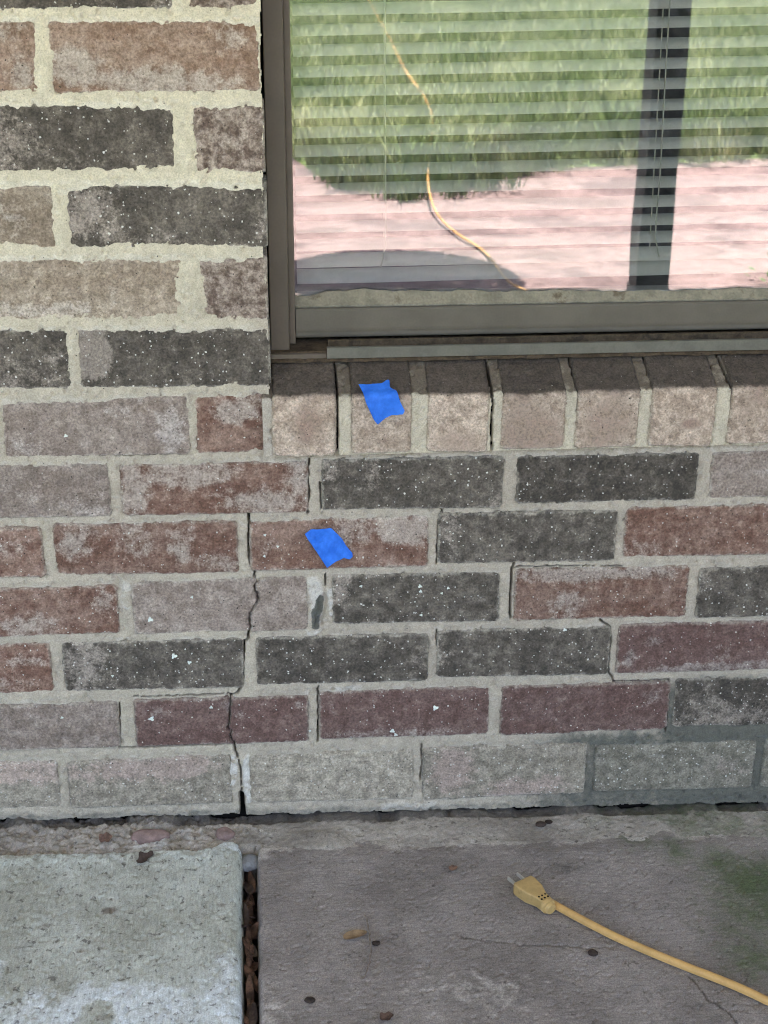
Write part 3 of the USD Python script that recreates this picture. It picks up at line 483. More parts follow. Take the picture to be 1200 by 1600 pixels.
obj('sill_mortar', (V, idx[F][:, ::-1]), 'sill_mortar_look', wall, smooth=True, attrs={'tone': np.where(left[keep], .02, .42 + .25 * (P2[keep, 1] / STOT - .5)), 'stain_shade': .06 + .74 * sm(top_len - .001, top_len - .009, P2[keep, 1] + (fbm(q3[keep] * 120, 3, 67) - .5) * .006), 'patch': np.where(left[keep], .16, .0)})  # joint tops darker: dirt, with shade painted in
core = [(YB, ZBK - .012), (YN + .012, ZN - .010), (YN + .012, ZBOT + .004), (YB, ZBOT + .004)]
obj('sill_core', prism_x(core, W(413, 640)[0] + .002, 1.33), 'gap_dark', wall)

# ------------------------------------------------------------------ the window
win = thing('window', 'bronze metal framed window above the brick sill, its pane reflecting the yard', 'window')
xa, xb, xc = W(417, 300, .04)[0], W(448, 300, .04)[0], W(458, 300, .052)[0]
zj = W(440, 553, .04)[2]; ZTOP = 1.74; XR = 1.24
obj('jamb', prism_z([(xa, .040), (xb - .001, .040), (xb, .042), (xb, .12), (xa, .12)], zj, ZTOP), 'bronze_frame', win)
obj('jamb_stop', prism_z([(xb, .053), (xc, .053), (xc, .10), (xb, .10)], W(452, 537, .053)[2], ZTOP), 'bronze_frame', win)
obj('jamb', prism_z([(XR, .040), (XR + .045, .040), (XR + .045, .12), (XR, .12)], zj, ZTOP), 'bronze_frame', win)
obj('head', prism_x([(.040, ZTOP), (.12, ZTOP), (.12, ZTOP + .045), (.040, ZTOP + .045)], xa, XR + .045), 'bronze_frame', win)
obj('jamb_gap', box(WXB - .02, xa - .0005, .075, .12, .50, 1.78), 'gap_dark', win)
zr1, zr0 = W(600, 481, .052)[2], W(600, 529, .052)[2]
rail = [(.066, zr1 + .001), (.0535, zr1), (.052, zr1 - .002)] + [(.052 + .010 * (1 - math.cos(t)), zr0 + .012 - .012 * math.sin(t)) for t in np.linspace(0, 1.45, 8)] + [(.085, zr0), (.085, zr1 + .001)]
obj('bottom_rail', prism_x(rail, xc + .0005, XR, r=.0004), 'grey_rail', win, smooth=30)
zp = W(600, 455, .064)[2]
pane_z0 = zr1 - .012
obj('pane', box(xc - .003, XR + .003, .0665, .0695, pane_z0, ZTOP + .003), 'window_glass', win)
# old glazing putty with a ragged upper lip
n = 900; X = np.linspace(xc + .0003, XR, n); o = X * 0
zt = W(600, 459, .063)[2] + (fbm(np.c_[X * 25, o, o], 4, 71) - .5) * .009 - .003 * sm(.45, .75, X) + .004 * np.exp(-((X - .33) / .05) ** 2); zb = W(600, 479, .058)[2] + o
prof = [(0, .0655), (.0, .0645), (.35, .0622), (.7, .059), (1, .0565), (1.0, .0655)]
rows = [np.c_[X, yy + (fbm(np.c_[X * 120, o + a * 3, o], 3, 72) - .5) * .0025 * (0 < i < 5), zt + (zb - zt) * a + (fbm(np.c_[X * 160, o + a * 5, o], 3, 73) - .5) * .0015 * (0 < i < 4)] for i, (a, yy) in enumerate(prof)]
V = np.concatenate(rows); F = np.array([(i * n + k, i * n + k + 1, (i + 1) * n + k + 1, (i + 1) * n + k) for i in range(len(rows) - 1) for k in range(n - 1)])[:, ::-1]
obj('putty', (V, F), 'putty', win, smooth=True)
# track, drip lip and dirt shelf under the sash; track coloured as a shaded slot
zs1, zs0 = W(600, 542, .030)[2], W(600, 558, .030)[2]; xs = W(511, 550, .030)[0]
shelf = [(.085, zr0 - .003), (.034, zs1 - .0045), (.034, zs0 - .004), (.085, zs0 - .004)]
obj('shelf', prism_x(shelf, xa - .001, XR + .045, r=.0003), 'rust_dirt_shade', win)
obj('track', prism_x([(.048, zs1 + .003), (.0515, zs1 + .003), (.0515, zs1 - .004), (.048, zs1 - .004)], xs + .002, XR, r=.0003), 'rust_dirt_shade', win)
obj('drip_lip', prism_x([(.0335, zs1 + .0006), (.030, zs1), (.0285, zs0), (.0335, zs0 - .001)], xs, XR + .04, r=.0004), 'track_metal', win)
obj('lower_strip', prism_x([(.0338, zs0 + .005), (.0315, zs0 + .004), (.031, zs0 - .004), (.0338, zs0 - .005)], xa, xs - .0005, r=.0004), 'bronze_frame', win)
# dark caulk bead along the back of the brick sill, standing in for a shadow line
n = 700; X = np.linspace(xa, XR + .04, n); o = X * 0; V = []; F = []
yy, zz = .0315, zs0 - .0005
for i, th in enumerate(np.linspace(-.6, 2.6, 7)):
    rr = .0026 + (fbm(np.c_[X * 80, o + th * 1.5, o], 4, 75) - .5) * .003; V.append(np.c_[X, yy - rr * np.cos(th - .6) * .9, zz + rr * np.sin(th - .6) * .9 - .002])
V = np.concatenate(V); F = np.array([(i * n + k, i * n + k + 1, (i + 1) * n + k + 1, (i + 1) * n + k) for i in range(6) for k in range(n - 1)])[:, ::-1]
obj('caulk_bead', (V, F), 'rust_dirt_shade', win, smooth=True)

# ------------------------------------------------------------------ venetian blind behind the pane
blind = thing('venetian_blind', 'pale grey venetian blind with thin slats hanging behind the window pane', 'blind')
YBL = .118; SL = .0168; pitch = .0196
zlow = [W(600, v, YBL - .011)[2] for v in (390, 362, 333, 303, 273, 243, 213, 183, 149, 118, 86, 54, 22)]
zz = list(zlow)
while zz[-1] < 1.70: zz.append(zz[-1] + .0197)
X0, X1 = xc + .004, XR - .012; nx = 24
def slat(zc, tilt, slope, seed):
    X = np.linspace(X0, X1, nx); t = np.linspace(-.5, .5, 9); xx, tt = np.meshgrid(X, t, indexing='ij'); xx, tt = xx.ravel(), tt.ravel()
    crown = .0016 * (1 - (2 * tt) ** 2); y = (tt + .5) * SL * math.cos(tilt) - crown * math.sin(tilt); z = (tt + .5) * SL * math.sin(tilt) + crown * math.cos(tilt)
    bow = (fbm(np.c_[xx * 4, xx * 0, xx * 0 + seed], 2, 80) - .5) * .0016
    top = np.c_[xx, YBL - .0085 + y, zc + z + slope * (xx - .36) + bow]; bot = top - np.array([0, -math.sin(tilt) * .0004, math.cos(tilt) * .0004])
    F = grid_faces(nx, 9); N = nx * 9; e = np.r_[np.arange(0, N, 9)]; e2 = e + 8
    S1 = np.c_[e[:-1], e[1:], e[1:] + N, e[:-1] + N]; S2 = np.c_[e2[1:], e2[:-1], e2[:-1] + N, e2[1:] + N]
    return np.vstack([top, bot]), np.vstack([F, F[:, ::-1] + N, S1[:, ::-1], S2[:, ::-1]])
for k, z in enumerate(zz):
    obj('slat', slat(z, math.radians(35 + rng.normal(0, 1.2)), .010 + .011 * sm(.62, .86, z) + rng.normal(0, .0006), k * 3.7), 'slat_paint', blind, smooth=30)
for k, (v, tl) in enumerate(((417, 50), (441, 55))):    # the last slats lie stacked
    obj('slat', slat(W(600, v, YBL - .011)[2], math.radians(tl), .008, 90 + k), 'slat_paint', blind, smooth=30)
zb = W(600, 456, YBL)[2]
obj('blind_rail', prism_x([(YBL - .010, zb), (YBL + .012, zb), (YBL + .012, zb - .012), (YBL - .010, zb - .012)], X0, X1, r=.002), 'slat_paint', blind)
yc = YBL - .016
def cordline(px, rad): return tube(spline([W(u, v, yc) for u, v in px], 30), rad, 6)
top1 = [W(602, 0, yc)[0]]
obj('lift_cord', cordline([(602, -700), (602, -300), (602, 0), (602, 200), (603, 340), (601, 398), (598, 412), (595, 417)], .00075), 'cord_white', blind, smooth=True)
obj('lift_cord', cordline([(1090, -700), (1068, -300), (1047, 0), (1038, 150), (1029, 300), (1024, 370), (1026, 393), (1030, 402)], .00075), 'cord_white', blind, smooth=True)
obj('ladder_string', tube([W(1040, -100, YBL - .0005), W(1037, 0, YBL - .0005), W(1014, 405, YBL - .0005)], .0007, 5), 'cord_white', blind, smooth=True)
obj('ladder_string', tube([W(600, -100, YBL + .004), W(600, 0, YBL + .004), W(600, 405, YBL + .004)], .0005, 5), 'cord_white', blind, smooth=True)
# the room behind
obj('room', cat([box(-1.5, 3.5, 3.2, 3.3, -.1, 2.6), box(-1.6, -1.5, .19, 3.3, -.1, 2.6), box(3.5, 3.6, .19, 3.3, -.1, 2.6), box(-1.6, 3.6, .19, 3.3, -.2, -.1), box(-1.6, 3.6, .19, 3.3, 2.6, 2.7)]), 'room_paint', None, kind='structure')

# ------------------------------------------------------------------ ledge, slabs, gap
def zg(x): return base_z(x) - .006
XL_E, XR_E = G(376, 1450)[0], G(405, 1450)[0]           # the two sides of the gap
def height_sheet(x, y, fz, mat_, name, label, attrs=None, skirt=.09, **kw):
    A, B = np.meshgrid(x, y, indexing='ij'); p = np.c_[A.ravel(), B.ravel()]; z = fz(p); V = np.c_[p, z]; nu, nv = len(x), len(y); i = np.arange(nu * nv).reshape(nu, nv)
    ring = np.r_[i[:-1, 0], i[-1, :-1], i[:0:-1, -1], i[0, :0:-1]]; m = len(ring); k = np.arange(m); k2 = (k + 1) % m; low = V[ring].copy(); low[:, 2] -= skirt
    F = grid_faces(nu, nv); F = np.vstack([F, np.c_[ring[k2], ring[k], k + nu * nv, k2 + nu * nv][:, ::-1][:, ::-1]])
    a = attrs(p) if attrs else {}; a = {kk_: np.r_[vv, vv[ring]] for kk_, vv in a.items()}
    return obj(name, (np.vstack([V, low]), F), mat_, None, smooth=50 if not a else True, attrs=a, label=label, kind='structure', **kw)
# ledge of rough mortar and footing between wall and slabs
def ledge_z(p):
    q = np.c_[p, p[:, :1] * 0]; lf = sm(.24, .12, p[:, 0])
    w = np.clip(1 - np.abs(fbm(q * np.array([28, 60, 1]), 2, 90) - .5) * 7, 0, 1)
    z = zg(p[:, 0]) - .001 * (1 - lf) + lf * .0025 + (fbm(q * 40, 3, 91) - .5) * (.005 + .007 * lf) + (np.abs(fbm(q * 110, 4, 92) - .5)) * -.012 * (.14 + 1.1 * lf) + (fbm(q * 320, 3, 94) - .5) * (.0018 + .002 * lf) + (fbm(q * 14, 3, 98) - .5) * .006 * (1 - lf) + .0005 + .0015 * lf - .003 * lf * w
    grooveN = fbm(np.c_[p[:, :1] * 22, p[:, :1] * 0, p[:, :1] * 0], 3, 93)
    z = z - .011 * (1 - sm(-.012 - .016 * grooveN, -.004 - .012 * grooveN, -p[:, 1] - .022))*0 - (.000 + .010 * sm(.46, .70, grooveN)) * sm(-.010 - .006 * grooveN, -.003 - .006 * grooveN, p[:, 1])
    gapm = sm(.006, .0, np.abs(p[:, 0] - (XL_E + XR_E) / 2) - .006) * sm(-.052, -.066, p[:, 1]); return z - .03 * gapm - .006 * sm(-.058, -.080, p[:, 1])
def ledge_a(p):
    q = np.c_[p, p[:, :1] * 0]; lf = sm(.24, .12, p[:, 0])
    return {'patch': np.maximum(.75 * lf * sm(-.028, -.045, p[:, 1]), (1 - lf) * .42 * np.exp(-((p[:, 1] + .032) / .012) ** 2)) * sm(.38, .66, fbm(q * 22, 3, 95)) * 1.2, 'stain_shade': .75 * sm(-.02, -.002, p[:, 1]) + .25 * sm(.45, .68, fbm(q * 45, 4, 96)) + .10 * (1 - lf), 'moss': .55 * sm(.50, .66, p[:, 0]) * sm(.45, .6, fbm(q * 14, 3, 97))}
height_sheet(np.arange(-.26, 1.0, .0013), np.arange(-.088, .017, .0013), ledge_z, 'ledge_concrete', 'footing_ledge', 'rough crumbling mortar ledge between the brick wall and the slabs', ledge_a, skirt=.05)
dense = lambda a, b, s: np.arange(a, b, s)
rj = .011
def slab_edge(d, r): t = np.clip(d / r, 0, 1); return -r * (1 - np.sqrt(np.clip(1 - (1 - t) ** 2, 0, 1)))
def left_z(p):
    q = np.c_[p, p[:, :1] * 0]; dE = XL_E - p[:, 0] + (fbm(q * 70, 3, 101) - .5) * .005 + (fbm(q * 300, 2, 102) - .5) * .0015
    yb = -.066 + .012 * sm(.145, .19, p[:, 0]); dB = yb - p[:, 1] + (fbm(q * 50, 3, 103) - .5) * .010 + (fbm(q * 220, 2, 104) - .5) * .003
    z = zg(p[:, 0]) + .008 + slab_edge(dE, .014) + slab_edge(dB, .010) + np.where(dB < 0, np.maximum(dB * 3, -.02), 0) + np.where(dE < 0, np.maximum(dE * 6, -.03), 0)
    det = p[:, 1] > -.5
    z += det * ((fbm(q * 45, 3, 105) - .5) * .0014 + (fbm(q * np.array([460, 170, 1]), 3, 106) - .5) * .0019 - .0011 * sm(.63, .76, fbm(q * np.array([230, 160, 1]), 2, 107)))
    rim = np.exp(-((dB - .012) / .012) ** 2); z += det * rim * ((fbm(q * 120, 3, 108) - .5) * .006 + .002); return z
def left_a(p):
    q = np.c_[p, p[:, :1] * 0]; o = fbm(q * 16, 4, 110); st = np.zeros(len(p))
    for u, v, r, s in ((170, 1418, .012, .95), (130, 1480, .010, .6), (70, 1444, .013, .6), (290, 1530, .014, .5), (345, 1405, .010, .5), (350, 1525, .010, .6), (20, 1360, .03, .35), (165, 1585, .012, .6)):
        c = G(u, v, .01); st = np.maximum(st, s * np.exp(-(((p[:, 0] - c[0]) / r) ** 2 + ((p[:, 1] - c[1]) / (r * .6)) ** 2)))
    lower = sm(-.20, -.30, p[:, 1] + .06 * (o - .5) * 4); return {'patch': np.maximum(.72 * lower * sm(.40, .55, o + .15), .55 * sm(-.085, -.07, p[:, 1])), 'stain_shade': np.maximum(st, .35 * sm(.52, .66, fbm(q * 40, 3, 111))), 'moss': .15 * sm(-.10, -.07, p[:, 1])}  # front part paler and bluer: skylight put into the slab colour
height_sheet(np.r_[-3.0, -1.5, -.8, -.4, dense(-.14, XL_E + .003, .0014)], np.r_[-2.35, -1.6, -1, -.6, dense(-.40, -.046, .0014)], left_z, 'pale_concrete', 'concrete_slab', 'pale pitted concrete slab with crumbled edge left of the leaf filled gap', left_a)
def right_z(p):
    q = np.c_[p, p[:, :1] * 0]; dE = p[:, 0] - XR_E + (fbm(q * 70, 3, 121) - .5) * .003
    dB = -.046 - p[:, 1] + (fbm(q * 30, 3, 123) - .5) * .022
    z = zg(p[:, 0]) + .0015 + slab_edge(dE, .005) + np.where(dE < 0, np.maximum(dE * 6, -.03), 0) - .0045 * (1 - sm(-.010, .035, dB))
    det = p[:, 1] > -.5
    z += det * ((fbm(q * 30, 3, 125) - .5) * .0012 + (fbm(q * 300, 3, 133) - .5) * .0008 + (fbm(q * np.array([500, 560, 1]), 3, 126) - .5) * .0008 - .0010 * sm(.68, .78, fbm(q * 240, 2, 127)))
    for pl in RCR: z -= det * .0016 * (1 - sm(.0002, .0011, seg_dist(p + .006 * (np.c_[fbm(q * 90, 2, 128), fbm(q * 90, 2, 129)] - .5), pl)))
    return z
RCR = [np.array([G(*c)[:2] for c in pl]) for pl in ([(1080, 1508), (1110, 1540), (1140, 1560), (1165, 1590), (1190, 1640)], [(720, 1450), (790, 1460), (860, 1462), (960, 1462)])]
def right_a(p):
    q = np.c_[p, p[:, :1] * 0]; o = fbm(q * 9, 4, 130); ms = np.zeros(len(p)); st = np.zeros(len(p))
    for u, v, r, s in ((1200, 1390, .080, .85), (1200, 1490, .06, .5), (1180, 1360, .06, 1.0), (1060, 1305, .035, .75), (1190, 1470, .06, .75), (1000, 1290, .04, .6), (1130, 1330, .04, .85), (1150, 1420, .05, .6)):
        c = G(u, v); ms = np.maximum(ms, s * np.exp(-(((p[:, 0] - c[0]) / r) ** 2 + ((p[:, 1] - c[1]) / r) ** 2)))
    for u, v, r, s in ((880, 1340, .04, .6), (430, 1340, .03, .4), (600, 1350, .05, .3), (900, 1450, .09, .45), (1050, 1400, .08, .45), (1100, 1560, .07, .5)):
        c = G(u, v); st = np.maximum(st, s * np.exp(-(((p[:, 0] - c[0]) / r) ** 2 + ((p[:, 1] - c[1]) / (r * .5)) ** 2)))
    for pl in RCR: st = np.maximum(st, (.75 if pl is RCR[0] else .55) * (1 - sm(.0005, .003, seg_dist(p + .006 * (np.c_[fbm(q * 90, 2, 128), fbm(q * 90, 2, 129)] - .5), pl))))
    pal = np.maximum.reduce([.7 * sm(.028, .008, p[:, 0] - XR_E) * sm(.42, .6, o + .1), .8 * sm(-.085, -.050, p[:, 1] + .03 * (o - .5)) * sm(.36, .62, fbm(q * 30, 4, 134)), .5 * np.exp(-(((p[:, 0] - .42) / .09) ** 2 + ((p[:, 1] + .30) / .05) ** 2)), .6 * np.exp(-(((p[:, 0] - .21) / .05) ** 2 + ((p[:, 1] + .33) / .07) ** 2)), .45 * np.exp(-(((p[:, 0] - .62) / .06) ** 2 + ((p[:, 1] + .385) / .03) ** 2))])
    return {'patch': pal, 'stain_shade': np.maximum(st, .3 * sm(.52, .66, o)), 'moss': ms}
height_sheet(np.r_[dense(XR_E - .002, .86, .0014), 1.0, 1.4, 2.2, 4], np.r_[-2.35, -1.6, -1, -.6, dense(-.42, -.026, .0014)], right_z, 'dark_concrete', 'concrete_slab', 'dark purplish grey concrete slab with mossy right side under the yellow plug', right_a)
obj('gap_soil', (lambda x, y: (np.c_[np.meshgrid(x, y, indexing='ij')[0].ravel(), np.meshgrid(x, y, indexing='ij')[1].ravel(), -.042 + (fbm(np.c_[np.meshgrid(x, y, indexing='ij')[0].ravel(), np.meshgrid(x, y, indexing='ij')[1].ravel(), np.zeros(len(x) * len(y))] * 90, 3, 140) - .5) * .016], grid_faces(len(x), len(y))))(np.arange(XL_E - .03, XR_E + .03, .002), np.arange(-.6, -.04, .003)), 'soil', None, smooth=True, kind='structure', label='dark soil at the bottom of the gap between the slabs')

# ------------------------------------------------------------------ the yard seen mirrored in the pane
def flat(x, y, z, rough=0.0, seed=0):
    A, B = np.meshgrid(x, y, indexing='ij'); p = np.c_[A.ravel(), B.ravel(), np.zeros(A.size)]; return (np.c_[p[:, :2], z + rough * (fbm(p * 1.3, 4, seed) - .5)], grid_faces(len(x), len(y)))
obj('ground', flat(np.linspace(-300, 300, 41), np.linspace(-300, 300, 41), -.30), 'lawn_base', None, kind='structure')
obj('yard_soil', flat(np.arange(-7, 9, .06), np.arange(-6.6, -2.34, .06), -.045, .05, 150), 'yard_soil', None, smooth=True, kind='structure', label='bare pinkish soil between the porch and the grass')
edge_x = np.array([-8, -2, .2, .42, .55, .79, 1.1, 1.46, 2.45, 4, 9]); edge_y = np.array([-6.3, -6.0, -5.3, -4.7, -3.95, -3.72, -3.95, -4.38, -4.6, -4.8, -5.0])
def lawn_mesh():
    x = np.arange(-8, 9, .1); t = np.r_[np.linspace(0, 1, 40) ** 2]; V = []
    for xi in x:
        e = np.interp(xi, edge_x, edge_y) + .12 * (fbm(np.array([[xi * 3, 0, 0]]), 3, 152)[0] - .5); yy = e - t * (30 + e)
        V += [(xi, y, -.075 + min(1, (e - y) / .12) * .06 + .05 * (fbm(np.array([[xi, y, 0]]), 3, 153)[0] - .5)) for y in yy]
    return np.array(V), grid_faces(len(x), 40)[:, ::-1]
obj('lawn', lawn_mesh(), 'lawn_base', None, smooth=True, kind='structure')
V, F = [], []
for b in range(24):
    a = rng.uniform(0, 2 * np.pi); r = rng.uniform(0, .06); hgt = rng.uniform(.06, .24); w = rng.uniform(.0022, .0045); lean = rng.normal(0, .35, 2) * hgt; c = np.array([r * math.cos(a), r * math.sin(a), -.01]); s = np.array([math.cos(a + 1), math.sin(a + 1), 0]) * w
    m = c + np.array([lean[0] * .35, lean[1] * .35, hgt * .6]); t = c + np.array([*lean, hgt]); k = len(V); V += [c - s, c + s, m + s * .7, m - s * .7, t]; F += [(k, k + 1, k + 2), (k, k + 2, k + 3), (k + 3, k + 2, k + 4)]
gp = UsdGeom.PointInstancer.Define(stage, '/World/grass'); usdkit.mesh(stage, '/World/grass/clump', (np.array(V), np.array(F)), MAT['grass_blade'])
gp.CreatePrototypesRel().SetTargets(['/World/grass/clump']); pos = []
while len(pos) < 26000:
    x = rng.uniform(-1.5, 7.5); y = -3.5 - 14 * rng.random() ** 1.5
    if y < np.interp(x, edge_x, edge_y) - .05 + .22 * (fbm(np.array([[x * 3, y * 3, 0]]), 2, 155)[0] - .5) + .22 * rng.random() ** 4: pos.append((x, y, -.02))
pos = np.array(pos); N = len(pos); gp.CreatePositionsAttr(Vt.Vec3fArray.FromNumpy(pos.astype(np.float32))); gp.CreateProtoIndicesAttr(Vt.IntArray.FromNumpy(np.zeros(N, np.int32)))
th = rng.uniform(0, np.pi, N); gp.CreateOrientationsAttr(Vt.QuathArray([Gf.Quath(float(math.cos(t)), 0, 0, float(math.sin(t))) for t in th]))
sc = rng.uniform(.5, 1.3, N)[:, None] * np.array([1, 1, 1]); gp.CreateScalesAttr(Vt.Vec3fArray.FromNumpy(sc.astype(np.float32)))
tag(gp, 'green grass growing beyond the bare soil, mirrored in the window', 'grass', kind='stuff')
post = thing('porch_post', 'dark square porch post mirrored in the window pane', 'post', loc=(1.305, -2.27, -.02))
obj('shaft', box(-.044, .044, -.044, .044, .02, 2.44), 'post_paint', post); obj('base_plate', box(-.048, .048, -.048, .048, -.01, .02), 'post_paint', post)
roof = thing('porch_roof', 'plain flat porch roof over the slabs', 'roof')
obj('roof_deck', box(-3.0, 4.2, -2.92, .19, 2.46, 2.62), 'roof_paint', roof); obj('fascia', box(-3.02, 4.22, -2.95, -2.92, 2.44, 2.66), 'post_paint', roof)
# unseen fern, added at the eave to cast a round shade on the soil
fz = 1.75; off = SUNV[:2] / SUNV[2] * fz; fc = np.array([.62, -2.50]) + off
fern = thing('hanging_fern', 'unseen hanging fern added at the eave to cast a round shade', 'plant', loc=(fc[0], fc[1], fz))
V, F = [], []
for k in range(9000):
    a = rng.uniform(0, 2 * np.pi); r = .36 * math.sqrt(rng.random()); zz_ = .16 * (1 - (r / .40) ** 2) * rng.uniform(-.2, 1) - .12 * (r / .4) ** 2; c = np.array([r * math.cos(a), r * math.sin(a), zz_]); d = np.array([math.cos(a), math.sin(a), -.4]) * .035; s = np.cross(d, rng.normal(size=3)); s *= .010 / np.linalg.norm(s); j = len(V); V += [c, c + d * .5 + s, c + d, c + d * .5 - s]; F += [(j, j + 1, j + 2), (j, j + 2, j + 3)]
obj('foliage', (np.array(V), np.array(F)), 'fern_green', fern); obj('basket', trimesh.creation.cone(radius=.15, height=-.16) if False else trimesh.creation.icosphere(subdivisions=2, radius=.14).slice_plane((0, 0, 0), (0, 0, -1), cap=False), 'soil', fern)
obj('hanger', tube([(0, .0, .0), (0, .0, 2.44 - fz)], .002, 5), 'post_paint', fern)
# unseen wood far behind the camera, added to block low sky light
V, F = [], []
for k in range(42000):
    t = rng.random(); side = rng.random()
    if side < .6: x, y = rng.uniform(-30, 34), -rng.uniform(21, 30)
    elif side < .8: x, y = -rng.uniform(17, 26), rng.uniform(-26, 2)
    else: x, y = rng.uniform(19, 28), rng.uniform(-26, 2)
    hmax = 5.5 + 4 * (fbm(np.array([[x * .22, y * .22, 0]]), 3, 170)[0] - .5) * 2; c = np.array([x, y, hmax * t ** .9]); d = rng.normal(size=3); d /= np.linalg.norm(d); e = np.cross(d, rng.normal(size=3)); e /= np.linalg.norm(e); r = rng.uniform(.15, .38); j = len(V)
    V += [c - d * r, c + e * r * .55, c + d * r, c - e * r * .55]; F.append((j, j + 1, j + 2, j + 3))
obj('woodland', (np.array(V), np.array(F)), 'fern_green', None, label='unseen green wood added behind the grass to block low sky light', cat='trees', kind='stuff')
# a small weed by the patio edge, mirrored at the right of the pane
V, F = [], []
for k in range(40):
    a = rng.uniform(0, 2 * np.pi); el = rng.uniform(.2, 1.2); r = rng.uniform(.02, .11); c = r * np.array([math.cos(a) * math.cos(el), math.sin(a) * math.cos(el), math.sin(el)]); d = c / r * .03; s = np.cross(d, [0, 0, 1]); s *= .009 / np.linalg.norm(s); j = len(V); V += [c, c + d * .5 + s, c + d, c + d * .5 - s]; F += [(j, j + 1, j + 2), (j, j + 2, j + 3)]
weed = thing('weed', 'small leafy weed on the bare soil, mirrored at the right edge of the pane', 'plant', loc=(1.75, -2.42, -.06)); obj('foliage', (np.array(V), np.array(F)), 'weed_green', weed)

# ------------------------------------------------------------------ blue tape
def tape_on_wall(poly, label):
    px = np.array([W(u, v)[[0, 2]] for u, v in poly])
    cen = px.mean(0); R0 = np.linalg.norm(px - cen, axis=1).max()
    def fn(p, t): q = np.c_[p * 1.0, p[:, :1] * 0]; return np.c_[p[:, 0], -(.0026 + t + (fbm(q * 70, 3, 160) - .5) * .0032 + (np.abs(fbm(q * np.array([160, 90, 1]), 3, 161) - .5)) * .0025 + .0028 * sm(.55, 1.0, np.linalg.norm(p - cen, axis=1) / R0) * sm(.4, .6, fbm(q * 30 + 3, 2, 163))), p[:, 1]]
    m = poly_sheet(px, .0012, fn, .0002); return obj('painters_tape', m, 'tape_blue', None, smooth=60, label=label, cat='tape', group='scraps of blue tape')
tape_on_wall([(476, 832), (486, 825), (517, 823), (520, 826), (534, 840), (541, 852), (550, 862), (551, 868), (546, 872), (537, 870), (524, 876), (511, 886), (497, 865)], 'torn scrap of blue tape stuck on the red brick below the sill')
def px_sill(u, v):
    d = ray(u, v); n = np.array([0, -(top_dir[1]), top_dir[0]]); q = CAM + d * (((np.array([0, YB, ZBK]) - CAM) @ n) / (d @ n)); s = (q[1:] - np.array([YB, ZBK])) @ top_dir
    if s <= top_len - .004: return q[0], s
    q = W(u, v, YN); return q[0], PS[-1] - (q[2] - ZBOT)
px = np.array([px_sill(u, v) for u, v in [(560, 604), (575, 604), (597, 602), (604, 597), (608, 597), (609, 609), (617, 614), (632, 640), (629, 646), (612, 647), (602, 652), (590, 662), (584, 655), (571, 627)]])
m = poly_sheet(px, .0012, lambda p, t: sill_map(p[:, 0], p[:, 1], .0030 + t + (fbm(np.c_[p * 60, p[:, :1] * 0], 3, 165) - .5) * .0020 + np.abs(fbm(np.c_[p * np.array([150, 90]), p[:, :1] * 0], 3, 166) - .5) * .0015 + .0035 * np.exp(-((p[:, 1] - top_len + .002) / .004) ** 2) * sm(px[:, 0].min(), px[:, 0].max(), p[:, 0])), .0002)
obj('painters_tape', m, 'tape_blue', None, smooth=60, label='torn scrap of blue tape folded over the front edge of the sill', cat='tape', group='scraps of blue tape')

# ------------------------------------------------------------------ extension cord
CR = .0042
def gz_(x): return zg(x) + .0025
cord = thing('extension_cord', 'dull yellow extension cord with a two prong plug lying on the dark slab', 'cord')
pt = [G(u, v, .0) for u, v in ((860, 1400), (880, 1411), (905, 1424), (960, 1451), (1020, 1476), (1080, 1499), (1140, 1521), (1200, 1547))]
pts = [(p[0], p[1], gz_(p[0]) + CR) for p in pt] + [(1.02, -.56, -.02), (1.45, -1.0, -.02), (1.6, -1.5, -.02), (1.3, -1.95, -.02), (.98, -2.3, -.02), (.94, -2.74, -.025), (.86, -3.34, -.02), (.91, -4.1, .07), (1.0, -4.75, .12), (1.03, -5.54, .15), (1.16, -7.88, .14), (1.3, -10.9, .15), (1.46, -15.3, .14)]
cs = spline(pts[:9], 70); cs2 = spline(pts[7:], 160); k0 = np.argmin(np.linalg.norm(cs - np.array(pts[7]), axis=1))
cpath = np.vstack([cs[:k0], cs2])
obj('cable', tube(cpath, CR, 12), 'cord_yellow', cord, smooth=True)
a0, a1 = G(818, 1366, .01), G(857, 1398, .01); ax = (a1 - a0); ax[2] = 0; Lp = np.linalg.norm(ax); ax /= Lp; sd_ = np.array([-ax[1], ax[0], 0]); upv = np.array([0, 0, 1.0]); org = np.array([a0[0], a0[1], gz_(a0[0])])
def plug_pt(l, s, h): return org + ax * l + sd_ * s + upv * h
def ball(l, s, h, r): return mf.Manifold.sphere(r, 16).translate(tuple(plug_pt(l, s, h)))
def rring(l, hw, hh, r=.002): return [ball(l, sx_ * (hw - r), .0075 + sz_ * (hh - r), r) for sx_ in (-1, 1) for sz_ in (-1, 1)]
body = mf.Manifold.batch_hull(rring(.0, .0125, .0070) + rring(.003, .0132, .0072) + rring(Lp * .42, .0118, .0072)) + mf.Manifold.batch_hull(rring(Lp * .42, .0118, .0072) + rring(Lp * .72, .0072, .0066)) + mf.Manifold.batch_hull(rring(Lp * .72, .0072, .0066) + rring(Lp * .98, .0068, .0062))
grip = mf.Manifold.batch_hull([ball(.009, 0, .0135, .0028), ball(.015, .004, .0135, .0028), ball(.015, -.004, .0135, .0028)])
plug = obj('plug_body', body, 'plug_yellow', cord, smooth=35)
obj('collar', tube([plug_pt(Lp * .95, 0, .0072), plug_pt(Lp * 1.06, 0, .0068)], [.0085, .0082], 18), 'plug_yellow', plug, smooth=35)
obj('collar', tube([plug_pt(Lp * 1.05, 0, .0068), plug_pt(Lp * 1.16, 0, .0062)], [.0068, .0058], 18), 'plug_yellow', plug, smooth=35)
